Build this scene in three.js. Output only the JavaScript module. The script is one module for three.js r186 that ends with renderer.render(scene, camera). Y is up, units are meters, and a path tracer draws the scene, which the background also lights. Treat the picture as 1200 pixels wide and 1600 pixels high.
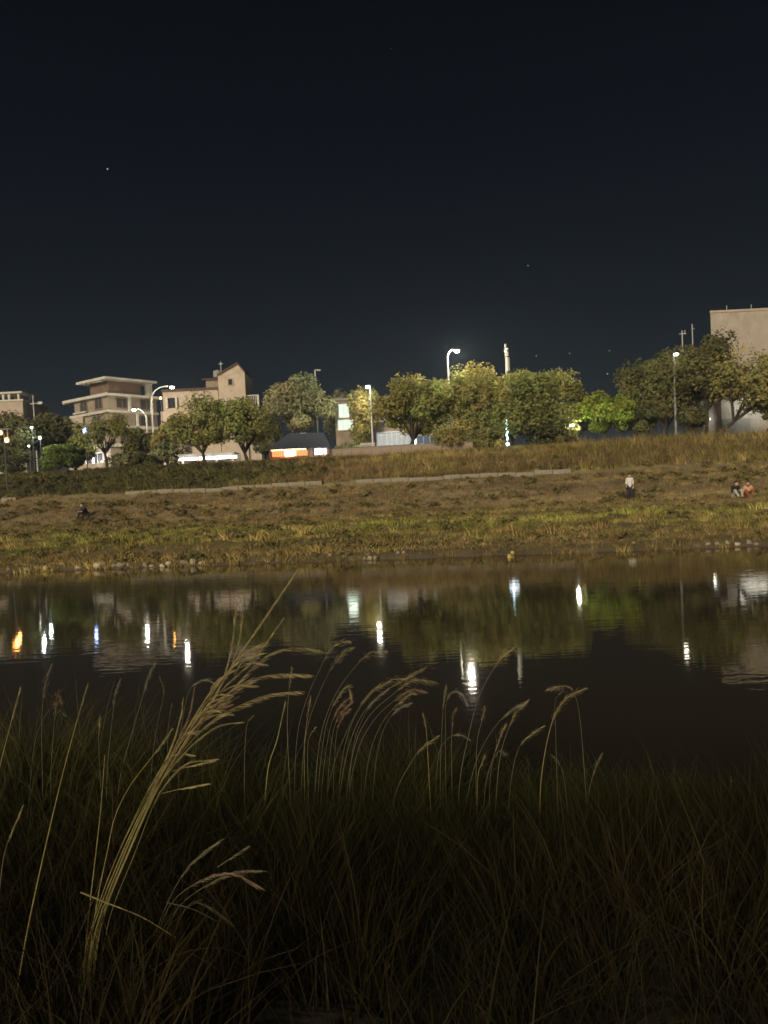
import * as THREE from 'three';
import { mergeGeometries } from 'three/addons/utils/BufferGeometryUtils.js';
import { MarchingCubes } from 'three/addons/objects/MarchingCubes.js';
import { ImprovedNoise } from 'three/addons/math/ImprovedNoise.js';

// ---------------------------------------------------------------- camera, sky, moonlit town glow, exposure
const scene = new THREE.Scene();
const W = 1200, HH = 1600, EYE = 2.65, F = 1155;
const camera = new THREE.PerspectiveCamera(2 * Math.atan(800 / F) * 180 / Math.PI, W / HH, 0.1, 3000);
camera.position.set(0, EYE, 0);
camera.rotation.order = 'YXZ';
camera.rotation.set(-1.93 * Math.PI / 180, 0, -2.8 * Math.PI / 180);
camera.focus = 4.2;
camera.userData.fStop = 4.5;
camera.updateMatrixWorld();
scene.add(camera);

const SKYW = 512, SKYH = 256, skyData = new Float32Array(SKYW * SKYH * 4);
{
  const stops = [[0, .0072, .0100, .0124], [8, .0054, .0076, .0100], [14, .0033, .0050, .0076], [22, .0019, .0031, .0055], [30, .0011, .0018, .0036], [38, .0006, .0009, .0014], [50, .0003, .0005, .0007], [90, .0003, .0004, .0006]];
  for (let j = 0; j < SKYH; j++) {
    const el = Math.max(0, (j + .5) / SKYH * 180 - 90);
    let k = 0; while (k < stops.length - 2 && el > stops[k + 1][0]) k++;
    const a = stops[k], b = stops[k + 1], t = Math.min(1, (el - a[0]) / (b[0] - a[0]));
    for (let i = 0; i < SKYW; i++) {
      const o = (j * SKYW + i) * 4;
      for (let c = 0; c < 3; c++) skyData[o + c] = a[c + 1] + (b[c + 1] - a[c + 1]) * t;
      skyData[o + 3] = 1;
    }
  }
}
const sky = new THREE.DataTexture(skyData, SKYW, SKYH, THREE.RGBAFormat, THREE.FloatType);
sky.mapping = THREE.EquirectangularReflectionMapping;
sky.magFilter = THREE.LinearFilter; sky.minFilter = THREE.LinearFilter; sky.needsUpdate = true;
scene.background = sky; scene.environment = sky;

const moon = new THREE.DirectionalLight(new THREE.Color(1, .85, .63), 1.95);
moon.position.set(-45, 38, 62); moon.castShadow = true; moon.shadow.radius = 36;
moon.target.position.set(0, 2, -40);
Object.assign(moon.shadow.camera, { left: -70, right: 70, top: 60, bottom: -60, near: 1, far: 260 });
moon.shadow.mapSize.set(2048, 2048);
scene.add(moon, moon.target);

scene.fog = new THREE.FogExp2(new THREE.Color(.60, .76, 1), .00055);

const renderer = new THREE.WebGLRenderer({ antialias: true });
renderer.setSize(768, 1024);
renderer.toneMapping = THREE.LinearToneMapping;
renderer.toneMappingExposure = 1.6;
renderer.outputColorSpace = THREE.SRGBColorSpace;
renderer.shadowMap.enabled = true;

// ---------------------------------------------------------------- helpers
let seed = 20231;
function reseed(s) { seed = s | 0; }
function rnd() { seed = (seed + 0x6d2b79f5) | 0; let t = Math.imul(seed ^ (seed >>> 15), 1 | seed); t = (t + Math.imul(t ^ (t >>> 7), 61 | t)) ^ t; return ((t ^ (t >>> 14)) >>> 0) / 4294967296; }
const rr = (a, b) => a + (b - a) * rnd();
const pick = (a) => a[Math.floor(rnd() * a.length)];
const P = new ImprovedNoise();
const fbm = (x, y, z = 0) => P.noise(x, y, z) + .5 * P.noise(x * 2.1, y * 2.1, z + 3.3) + .25 * P.noise(x * 4.3, y * 4.3, z + 7.7);
const lerp = THREE.MathUtils.lerp, clamp = THREE.MathUtils.clamp;
const V = (x, y, z) => new THREE.Vector3(x, y, z);

const used = new Map();
function numbered(n) { const k = used.get(n) ?? 0; used.set(n, k + 1); return k ? `${n}_${String(k).padStart(3, '0')}` : n; }
function tag(o, label, category, group) { o.userData.label = label; if (category) o.userData.category = category; if (group) o.userData.group = group; return o; }
function thing(name, label, category, pos = [0, 0, 0], turn = 0, group) {
  const o = new THREE.Group(); o.name = numbered(name); scene.add(o);
  o.position.set(...(pos.isVector3 ? pos.toArray() : pos)); o.rotation.y = turn;
  return tag(o, label, category, group);
}
function mesh(name, geo, mat, parent) {
  const g = Array.isArray(geo) ? join(geo) : geo;
  const m = new THREE.Mesh(g, mat); m.castShadow = m.receiveShadow = true;
  m.name = parent === scene ? numbered(name) : name;
  parent.add(m); return m;
}
function join(list) {
  const keep = list.map((g) => { const h = g.index ? g.toNonIndexed() : g; for (const k of Object.keys(h.attributes)) if (!['position', 'normal', 'uv'].includes(k)) h.deleteAttribute(k); return h; });
  return mergeGeometries(keep);
}
function struct(m) { m.userData.kind = 'structure'; return m; }
function stuff(m) { m.userData.kind = 'stuff'; return m; }

// a pixel of the photograph and a depth, as a point; a point as a pixel
const RIGHT = V(), UPV = V(), BACK = V();
camera.matrixWorld.extractBasis(RIGHT, UPV, BACK);
function at(px, py, depth) {
  const d = V().addScaledVector(RIGHT, (px - 600) / F).addScaledVector(UPV, -(py - 800) / F).addScaledVector(BACK, -1);
  return d.multiplyScalar(depth / -d.z).add(camera.position);
}
function project(p) {
  const q = p.clone().sub(camera.position), z = -q.dot(BACK);
  return [600 + F * q.dot(RIGHT) / z, 800 - F * q.dot(UPV) / z];
}

// box with uv in metres
function bx(w, h, d, x = 0, y = 0, z = 0, ry = 0, rz = 0, rx = 0) {
  const g = new THREE.BoxGeometry(w, h, d).toNonIndexed(), p = g.attributes.position, n = g.attributes.normal, uv = g.attributes.uv;
  for (let i = 0; i < p.count; i++) {
    const ax = Math.abs(n.getX(i)), ay = Math.abs(n.getY(i));
    if (ax > .5) uv.setXY(i, p.getZ(i), p.getY(i)); else if (ay > .5) uv.setXY(i, p.getX(i), p.getZ(i)); else uv.setXY(i, p.getX(i), p.getY(i));
  }
  if (rx) g.rotateX(rx);
  if (rz) g.rotateZ(rz);
  if (ry) g.rotateY(ry);
  return g.translate(x, y, z);
}
// tapered tube along points
function tube(pts, radii, sides = 6, cap = true) {
  const pos = [], nor = [], uv = [], n = pts.length, rings = [];
  let side = null;
  for (let i = 0; i < n; i++) {
    const t = V().subVectors(pts[Math.min(n - 1, i + 1)], pts[Math.max(0, i - 1)]).normalize();
    if (!side) side = Math.abs(t.y) > .9 ? V(1, 0, 0) : V(0, 1, 0);
    side = V().copy(side).addScaledVector(t, -side.dot(t)).normalize();
    const b = V().crossVectors(t, side), r = Array.isArray(radii) ? radii[i] : radii, ring = [];
    for (let k = 0; k <= sides; k++) {
      const a = k / sides * Math.PI * 2, d = V().addScaledVector(side, Math.cos(a)).addScaledVector(b, Math.sin(a));
      ring.push([V().copy(pts[i]).addScaledVector(d, r), d]);
    }
    rings.push(ring);
  }
  const put = (v, u, w) => { pos.push(v[0].x, v[0].y, v[0].z); nor.push(v[1].x, v[1].y, v[1].z); uv.push(u, w); };
  for (let i = 0; i < n - 1; i++) for (let k = 0; k < sides; k++) {
    const a = rings[i][k], b = rings[i][k + 1], c = rings[i + 1][k + 1], d = rings[i + 1][k], L = i * .2;
    for (const [v, u, w] of [[a, k, L], [b, k + 1, L], [c, k + 1, L + .2], [a, k, L], [c, k + 1, L + .2], [d, k, L + .2]]) put(v, u / sides, w);
  }
  if (cap) for (const e of [0, n - 1]) {
    const c = [pts[e], V().subVectors(pts[e], pts[e ? n - 2 : 1]).normalize()];
    for (let k = 0; k < sides; k++) for (const v of [c, rings[e][e ? k : k + 1], rings[e][e ? k + 1 : k]]) put([v[0], c[1]], .5, 0);
  }
  const g = new THREE.BufferGeometry();
  g.setAttribute('position', new THREE.Float32BufferAttribute(pos, 3));
  g.setAttribute('normal', new THREE.Float32BufferAttribute(nor, 3));
  g.setAttribute('uv', new THREE.Float32BufferAttribute(uv, 2));
  return g;
}
const cyl = (r0, r1, h, x = 0, y = 0, z = 0, s = 12) => new THREE.CylinderGeometry(r1, r0, h, s).translate(x, y + h / 2, z);

// ---------------------------------------------------------------- textures and materials
function noiseTexture(size, fn, srgb = false) {
  const d = new Uint8Array(size * size * 4);
  for (let j = 0; j < size; j++) for (let i = 0; i < size; i++) {
    const c = fn(i / size, j / size), o = (j * size + i) * 4;
    for (let k = 0; k < 3; k++) d[o + k] = clamp(Math.round(255 * (Array.isArray(c) ? c[k] : c)), 0, 255);
    d[o + 3] = 255;
  }
  const t = new THREE.DataTexture(d, size, size, THREE.RGBAFormat);
  t.wrapS = t.wrapT = THREE.RepeatWrapping; t.magFilter = THREE.LinearFilter; t.minFilter = THREE.LinearMipmapLinearFilter; t.generateMipmaps = true;
  if (srgb) t.colorSpace = THREE.SRGBColorSpace;
  t.needsUpdate = true; return t;
}
// periodic noise by blending over the edge
function tiled(f) {
  return (u, v) => { const a = u * u * (3 - 2 * u), b = v * v * (3 - 2 * v); return (f(u, v) * (1 - a) + f(u - 1, v) * a) * (1 - b) + (f(u, v - 1) * (1 - a) + f(u - 1, v - 1) * a) * b; };
}
const stainN = tiled((u, v) => fbm(u * 7, v * 7, 1.5) * .5 + fbm(u * 31, v * 9, 8.1) * .35);
const stain = noiseTexture(256, (u, v) => .84 + .3 * stainN(u, v));
stain.repeat.set(.16, .16);
const grainN = tiled((u, v) => fbm(u * 24, v * 24, 4.5));
const grain = noiseTexture(256, (u, v) => .5 + .4 * grainN(u, v));
const rippleN = tiled((u, v) => P.noise(u * 5, v * 26, .7) + .6 * P.noise(u * 14, v * 56, 5.7) + .35 * P.noise(u * 40, v * 96, 9.2));
const ripple = noiseTexture(512, (u, v) => .5 + .28 * rippleN(u, v));

const speckN = tiled((u, v) => fbm(u * 20, v * 60, 2.5) + .7 * fbm(u * 8, v * 9, 6.5));
const speck = noiseTexture(256, (u, v) => clamp(.52 + .62 * speckN(u, v), .08, 1));
const std = (r, g, b, rough = .85, extra = {}) => new THREE.MeshStandardMaterial({ color: new THREE.Color().setRGB(r, g, b), roughness: rough, side: THREE.DoubleSide, ...extra });
const wallM = (r, g, b) => std(r, g, b, .9, { map: stain, bumpMap: grain, bumpScale: .01 });
const glow = (r, g, b, k) => new THREE.MeshStandardMaterial({ color: 0x111111, emissive: new THREE.Color().setRGB(r, g, b), emissiveIntensity: k });
const M = {
  ground: new THREE.MeshStandardMaterial({ vertexColors: true, roughness: 1, bumpMap: grain, bumpScale: .03, side: THREE.DoubleSide }),
  water: new THREE.MeshPhysicalMaterial({ color: new THREE.Color().setRGB(.046, .036, .019), roughness: .032, ior: 1.333, bumpMap: ripple, bumpScale: .0021 }),
  blades: new THREE.MeshPhysicalMaterial({ color: 0xffffff, roughness: .95, specularIntensity: .12, side: THREE.DoubleSide }), farBlades: new THREE.MeshPhysicalMaterial({ color: 0xffffff, roughness: 1, specularIntensity: .2, side: THREE.DoubleSide }),
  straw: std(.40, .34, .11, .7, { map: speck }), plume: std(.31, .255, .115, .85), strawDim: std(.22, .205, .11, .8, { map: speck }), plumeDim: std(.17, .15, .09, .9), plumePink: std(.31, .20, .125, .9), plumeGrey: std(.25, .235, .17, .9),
  bark: std(.07, .055, .04, .95, { map: stain, bumpMap: grain, bumpScale: .03 }),
  beige: wallM(.56, .46, .36), greyBeige: wallM(.48, .42, .345), beigeDark: wallM(.30, .23, .17), white: wallM(.72, .70, .62), brown: wallM(.20, .14, .10), grey: wallM(.33, .32, .30), pinkish: wallM(.40, .30, .23), houseBrown: wallM(.37, .305, .24), slab: wallM(.64, .61, .53),
  roof: std(.12, .07, .05, .85, { map: stain }), slate: std(.05, .06, .085, .7), dark: std(.012, .012, .014, .8), pane: std(.075, .068, .06, .15), curtain: std(.2, .18, .14, .9),
  steel: std(.55, .56, .55, .4, { metalness: .3 }), concretePole: std(.5, .49, .46, .8, { bumpMap: grain, bumpScale: .004 }),
  darkSteel: std(.08, .085, .09, .5, { metalness: .5 }), concrete: wallM(.36, .32, .25), asphalt: std(.05, .05, .05, .95, { bumpMap: grain, bumpScale: .01 }), paint: std(.75, .75, .72, .7),
  orangeWall: wallM(.55, .18, .07), fence: std(.5, .5, .47, .6), redPost: std(.35, .10, .05, .7),
  stone: [[.60, .51, .36], [.47, .41, .30], [.68, .60, .42], [.38, .32, .23]].map((c) => std(...c, .9, { map: stain, bumpMap: grain, bumpScale: .02 })), yellowStone: std(.55, .43, .13, .85),
  skin: std(.5, .32, .22, .6), hair: std(.02, .016, .012, .6), whiteCloth: std(.72, .70, .66, .9), darkCloth: std(.03, .03, .035, .9), blackCloth: std(.015, .015, .017, .9), paleCloth: std(.42, .40, .33, .9), peachCloth: std(.58, .34, .22, .9), rustCloth: std(.28, .08, .04, .9), shoe: std(.05, .045, .04, .8),
};
M.asphalt.bumpScale = .006;
// ---------------------------------------------------------------- ground
const shoreDepth = (x) => 27 - .14 * 60 * Math.tanh(x / 60);
const NEAR = [[-400, 2.2], [-60, 1.7], [-4, 1.25], [0, 1.14], [2.2, 1.02], [5.0, .34], [5.8, .0], [7, -.5], [9.5, -.85], [1e5, -.85]];
const FAR = [[-1e5, -.85], [-4, -.85], [-1.5, -.35], [0, 0], [1, .2], [3.2, .38], [4, .62], [7, .66], [7.8, .86], [12, .88], [13, 1.02], [18, 1.08], [24, 2.95], [24.3, 3.12], [25.4, 3.16], [30.5, 5.0], [34, 5.2], [60, 5.35], [400, 7], [1e5, 7]];
function along(list, t) { let k = 0; while (k < list.length - 2 && t > list[k + 1][0]) k++; const a = list[k], b = list[k + 1]; return lerp(a[1], b[1], clamp((t - a[0]) / (b[0] - a[0]), 0, 1)); }
const tOf = (x, z) => -z - shoreDepth(x);
function H(x, z) {
  const t = tOf(x, z), d = -z;
  let h = Math.max(along(NEAR, d), along(FAR, t));
  if (d < 8) h += .05 * fbm(x * .9, z * .9, 2);
  else if (t > -2) h += fbm(x * .22, z * .3, 5) * clamp(t * .06, .03, .14) * (t > 31 ? .3 : 1) + .10 * fbm(x * .7, z * 1.1, 9) * (t < 31 ? clamp((t + 1) / 3, 0, 1) : .2);
  return h;
}
// the point of the ground that a pixel of the photograph shows
function ground(px, py, from = 20, to = 75) {
  for (let d = from; d < to; d += .1) { const p = at(px, py, d); if (p.y < H(p.x, p.z)) return V(p.x, H(p.x, p.z), p.z); }
  return null;
}
// the point of the ground at a depth, on a pixel column
function stand(px, depth) {
  let x = (px - 600) / F * depth;
  for (let k = 0; k < 6; k++) { const q = project(V(x, H(x, -depth), -depth)); x += (px - q[0]) / F * depth; }
  return V(x, H(x, -depth), -depth);
}
{
  const xs = [], ds = [];
  for (const [a, b, s] of [[-1200, -200, 100], [-200, -60, 10], [-60, -34, 1], [-34, 34, .4], [34, 60, 1], [60, 200, 10], [200, 1200, 100]]) for (let x = a; x < b - 1e-6; x += s) xs.push(x);
  xs.push(1200);
  for (const [a, b, s] of [[-400, -20, 40], [-20, -2, 1.5], [-2, 8, .2], [8, 22, 1], [22, 66, .33], [66, 110, 4], [110, 300, 20], [300, 1500, 120]]) for (let d = a; d < b - 1e-6; d += s) ds.push(d);
  ds.push(1500);
  const pos = [], col = [], uv = [], idx = [], c = [0, 0, 0];
  for (const d of ds) for (const x of xs) {
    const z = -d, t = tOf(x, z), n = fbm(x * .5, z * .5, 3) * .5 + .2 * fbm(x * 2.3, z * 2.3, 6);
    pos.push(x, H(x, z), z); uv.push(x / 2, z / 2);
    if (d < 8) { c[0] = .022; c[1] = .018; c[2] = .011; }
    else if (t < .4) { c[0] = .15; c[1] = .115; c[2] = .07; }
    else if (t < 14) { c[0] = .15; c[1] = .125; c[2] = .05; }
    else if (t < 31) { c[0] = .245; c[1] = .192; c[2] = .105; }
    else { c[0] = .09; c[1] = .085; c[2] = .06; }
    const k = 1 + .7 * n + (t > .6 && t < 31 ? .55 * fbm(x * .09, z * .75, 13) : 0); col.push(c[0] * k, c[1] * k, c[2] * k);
  }
  const nx = xs.length;
  for (let j = 0; j < ds.length - 1; j++) for (let i = 0; i < nx - 1; i++) { const a = j * nx + i; idx.push(a, a + 1, a + nx, a + 1, a + nx + 1, a + nx); }
  const g = new THREE.BufferGeometry();
  g.setAttribute('position', new THREE.Float32BufferAttribute(pos, 3)); g.setAttribute('color', new THREE.Float32BufferAttribute(col, 3)); g.setAttribute('uv', new THREE.Float32BufferAttribute(uv, 2));
  g.setIndex(idx); g.computeVertexNormals();
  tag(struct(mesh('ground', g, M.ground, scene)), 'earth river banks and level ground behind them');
}
{
  const g = new THREE.PlaneGeometry(2400, 34, 1, 1).rotateX(-Math.PI / 2).translate(0, 0, -22), p = g.attributes.position, u = g.attributes.uv;
  for (let i = 0; i < p.count; i++) u.setXY(i, p.getX(i) / 4.5, p.getZ(i) / 4.5);
  tag(struct(mesh('river', g, M.water, scene)), 'dark calm river water with lamp reflections');
}
// strips that follow the bank: from t0 to t1, h above the ground
function strip(t0, t1, lift, x0, x1, step = 2) {
  const pos = [], uv = [], idx = [];
  let n = 0;
  for (let x = x0; x <= x1 + 1e-6; x += step) { for (const t of [t0, t1]) { const z = -(shoreDepth(x) + t); pos.push(x, H(x, z) + lift, z); uv.push(x / 2, t / 2); } if (n++) { const a = n * 2 - 4; idx.push(a, a + 2, a + 1, a + 1, a + 2, a + 3); } }
  const g = new THREE.BufferGeometry(); g.setAttribute('position', new THREE.Float32BufferAttribute(pos, 3)); g.setAttribute('uv', new THREE.Float32BufferAttribute(uv, 2)); g.setIndex(idx); g.computeVertexNormals(); return g;
}
tag(struct(mesh('road', strip(37.5, 45, .06, -120, 120), M.asphalt, scene)), 'asphalt road along the top of the far bank');
{
  // a low edging of concrete blocks half way up the far bank, hidden by grass in places
  const o = thing('concrete_edging', 'long low pale concrete edging half way up the far bank', 'edging', [0, 0, 0]);
  reseed(5);
  for (let x = -30; x < 30; x += 1.2) {
    const z = -(shoreDepth(x) + 24.1), h = H(x, z - .6);
    if (fbm(x * .13, 2.2, 4) < -.1 || x > 13) continue;
    mesh('block', bx(1.17, .3, .3, x, h - .08 + rr(-.02, .02), z + rr(-.015, .015), -.14), M.concrete, o);
  }
}

// ---------------------------------------------------------------- street lamps
function lampLight(p, cd, r = 1, g = .88, b = .66, rad = 7, name = 'lamp_light') {
  const l = new THREE.PointLight(new THREE.Color(r, g, b), cd); l.position.copy(p); l.castShadow = true; l.shadow.radius = rad * 1.4; l.name = name; scene.add(l); return l;
}
const lensM = glow(1, .95, .82, 45);
function streetLamp(px, poleTop, headPx, headPy, depth, label, cd, mat = M.steel, hook = false, lens = lensM) {
  const base = stand(px, depth), head = at(headPx, headPy, depth), o = thing('street_lamp', label, 'street lamp', base, 0, 'street lamps on the far bank');
  const hx = head.x - base.x, hy = head.y - base.y, s = Math.sign(hx), bend = Math.min(Math.abs(hx) * (hook ? .95 : .8), 1.5);
  mesh('pole_base', [cyl(.16, .13, .5), bx(.4, .04, .4, 0, .02, 0)], mat, o);
  const pts = [V(0, .3, 0), V(0, hy * .4, 0), V(0, hy - bend * .9, 0)], rad = [.10, .085, .07];
  for (let k = 1; k <= 9; k++) { const a = k / 9 * Math.PI / 2; pts.push(V(s * bend * (1 - Math.cos(a)), hy - bend * .9 + (bend * .9 + .12) * Math.sin(a), 0)); rad.push(.07 - .02 * k / 9); }
  pts.push(V(hx - s * .25, hy + .1, 0)); rad.push(.045);
  mesh('pole', tube(pts, rad, 8), mat, o);
  const hs = new THREE.SphereGeometry(.5, 16, 10).scale(.8, .24, .34); // a flat cobra-head housing
  mesh('lamp_housing', hs.rotateZ(s * -.08).translate(hx, hy + .1, 0), M.darkSteel, o);
  const bulb = mesh('lamp_lens', new THREE.SphereGeometry(.5, 14, 8).scale(.44, .26, .30).translate(hx + s * .05, hy - .02, .03), lens, o);
  bulb.castShadow = false;
  lampLight(V(head.x + s * .05, head.y - .05, head.z + .03), cd);
  return o;
}
streetLamp(706, 560, 713, 548, 62, 'street lamp on a tall pale pole rising between the round tree and the pointed one', 300);
streetLamp(243, 615, 268, 605, 78, 'street lamp with long curved arm reaching right, between the two pale houses', 75, M.steel, true);
streetLamp(234, 650, 210, 640, 84, 'street lamp with arm bending left in front of the white roofed house', 60, M.steel, true);
streetLamp(584, 612, 575, 604, 80, 'street lamp whose bright head just shows over the middle trees', 90);
streetLamp(1057, 560, 1055, 553, 60, 'street lamp among the big dark trees at right, its pole lit', 5, M.grey, false, glow(1, .9, .62, 5));

// bare posts and antennas
function post(px, topY, depth, r, label, category, build) {
  const b = stand(px, depth), top = at(px, topY, depth), o = thing(category.replace(/ /g, '_'), label, category, b), h = top.y - b.y;
  // lean so that foot and top sit on the same plumb line
  mesh('pole', tube([V(0, 0, 0), V(0, h * .5, 0), V(0, h, 0)], [r * 1.25, r * 1.1, r], 10), M.concretePole, o);
  build?.(o, h); return o;
}
post(797, 537, 60, .075, 'thick pale concrete utility pole standing up over the big tree', 'utility pole', (o, h) => {
  mesh('transformer', [cyl(.14, .14, 1.1, .13, h - 2.2, .05), cyl(.1, .1, .5, .12, h - 1.0, .08)], M.concretePole, o);
  mesh('cross_arm', bx(.1, .1, 1.5, .02, h - .5, 0), M.steel, o);
});
post(500, 578, 93, .09, 'short unlit lamp post poking over the rounded grey tree', 'unlit lamp post', (o, h) => {
  mesh('arm', tube([V(0, h - .1, 0), V(.12, h + .05, 0), V(.4, h - .02, .1)], [.08, .07, .06], 8), M.concretePole, o);
  mesh('lamp_housing', new THREE.SphereGeometry(.5, 12, 8).scale(.55, .2, .3).translate(.5, h - .05, .1), M.concretePole, o);
});
post(1072, 516, 78, .05, 'thin dim mast with a cross bar behind the dark tree at right', 'mast', (o, h) => mesh('cross_bar', [bx(.7, .07, .07, .05, h - .35), bx(.06, .4, .06, .3, h - .2)], M.concretePole, o));
post(1088, 506, 80, .045, 'thin bare mast beside the big windowless building', 'mast', (o, h) => mesh('stub', bx(.25, .05, .05, .1, h - .5), M.concretePole, o));
post(60, 617, 92, .06, 'white aerial mast on the skyline between two houses', 'aerial mast', (o, h) => mesh('aerial', [bx(1.4, .1, .1, .35, h - 1.05), bx(.5, .3, .12, .85, h - 1.0), bx(.12, .1, 1.0, .2, h - 1.0)], M.white, o));

// signals and small lamps
function smallLamp(name, label, px, py, depth, size, col, k, cd, poleToGround = true) {
  const p = at(px, py, depth), gy = H(p.x, p.z), o = thing(name, label, name.replace(/_/g, ' '), [p.x, gy, p.z]);
  const h = p.y - gy;
  if (poleToGround) mesh('pole', tube([V(0, 0, -.12), V(0, h * .6, -.12), V(0, h + size[1] * .3, -.12)], [.05, .045, .04], 8), M.darkSteel, o);
  mesh('lamp_housing', [bx(size[0] + .08, size[1] + .08, .12, 0, h, -.08)], M.darkSteel, o);
  mesh('lamp_lens', new THREE.SphereGeometry(.5, 12, 10).scale(size[0], size[1], .14).translate(0, h, 0), glow(...col, k), o);
  if (cd) lampLight(V(p.x, p.y, p.z + .2), cd, ...col, 4);
  return o;
}
{
  const p = at(4, 676, 57), gy = H(p.x, p.z), o = thing('traffic_signal', 'glowing orange traffic signal at the left edge', 'traffic signal', [p.x, gy, p.z]), h = p.y - gy;
  mesh('pole', cyl(.06, .05, h + .3, 0, 0, -.2), M.darkSteel, o);
  mesh('signal_housing', [bx(.36, .42, .16, -.14, h, -.06), bx(.36, .42, .16, .3, h - .6, -.06), bx(.8, .08, .08, .1, h + .28, -.14), bx(.07, .9, .07, .3, h - .2, -.16)], M.darkSteel, o);
  mesh('signal_light', new THREE.SphereGeometry(.14, 12, 10).scale(1, 1, .5).translate(-.14, h, .04), glow(1, .30, .06, 14), o);
  mesh('signal_light', new THREE.SphereGeometry(.15, 12, 10).scale(1, 1, .5).translate(.3, h - .6, .04), glow(1, .42, .10, 22), o);
  lampLight(V(p.x + .2, p.y - .3, p.z + .25), 2, 1, .36, .08, 5);
}
smallLamp('orange_lamp', 'small orange lamp glowing left of the gabled house', 251, 622, 88, [.26, .26], [1, .5, .12], 12, .5);
smallLamp('orange_lamp', 'tiny amber lamp among the leaves before the gabled house', 296, 664, 86, [.16, .16], [1, .55, .15], 8, 0);
smallLamp('blue_sign', 'small blue white light sign on the white roofed house', 132, 672, 63, [.24, .68], [.30, .44, 1], 9, 2);
smallLamp('lamp_post', 'low white lamp glinting through the dark trees at far left', 62, 684, 63, [.13, .24], [.85, 1, .88], 8, 5);
smallLamp('lamp_post', 'small white garden lamp below the dark tree at far left', 45, 697, 63, [.13, .13], [1, .95, .8], 8, 0);
smallLamp('lamp_post', 'topmost white lamp among the dark leaves at far left', 49, 668, 62.5, [.13, .13], [.95, 1, .95], 10, 6);
smallLamp('lamp_post', 'white lamp glowing at the foot of the bright green shrub', 893, 664, 59.2, [.2, .2], [1, .97, .80], 1.6, 26);
// ---------------------------------------------------------------- buildings
// a frame for a building: px/py at a depth become its own x and y; z 0 is its front
function site(name, label, category, px, depth, turn = 0) {
  const b = stand(px, depth), o = thing(name, label, category, b, turn), k = depth / F;
  return { o, b, k, X: (q, py = 690) => at(q, py, depth).x - b.x, Y: (py, q = px) => at(q, py, depth).y - b.y };
}
function windowPart(parent, x, y, w, h, z, lit, frame = M.white, bars = 1) {
  const f = .09, g = [bx(w + 2 * f, f, .12, x, y + h / 2 + f / 2, z + .05), bx(w + 2 * f, f, .16, x, y - h / 2 - f / 2, z + .07), bx(f, h, .12, x - w / 2 - f / 2, y, z + .05), bx(f, h, .12, x + w / 2 + f / 2, y, z + .05)];
  for (let i = 1; i <= bars; i++) g.push(bx(.05, h, .06, x - w / 2 + w * i / (bars + 1), y, z + .035));
  const wn = mesh('window', g, frame, parent);
  mesh('pane', bx(w, h, .02, x, y, z + .012), lit || M.pane, wn);
  return wn;
}
{ // B1 pale house at the left edge
  const s = site('pale_house', 'pale beige house with a white rooftop pergola at the left edge', 'house', 0, 100), y0 = s.Y(627, 15), r = s.X(36, 640), l = s.X(-90, 640), cx = (l + r) / 2, w = r - l;
  mesh('wall', bx(w, y0 + .5, 8, cx, y0 / 2 - .25, -4), M.beige, s.o);
  mesh('roof', bx(w + .3, .2, 8.3, cx, y0 + .1, -4), M.white, s.o);
  const pt = s.Y(613, 15), pg = [bx(7.5, .22, 4, s.X(33, 615) - 3.75, pt, -2.2)];
  for (const q of [26, 11, 2, -30]) pg.push(bx(.28, pt - y0, .28, s.X(q, 620), (pt + y0) / 2, -.6), bx(.28, pt - y0, .28, s.X(q, 620), (pt + y0) / 2, -3.8));
  mesh('pergola', pg, M.white, s.o);
  windowPart(s.o, s.X(8, 650), s.Y(668, 8), 1.3, 1.4, 0); windowPart(s.o, s.X(24, 650), s.Y(690, 24), 1.3, 1.4, 0);
}
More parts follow.
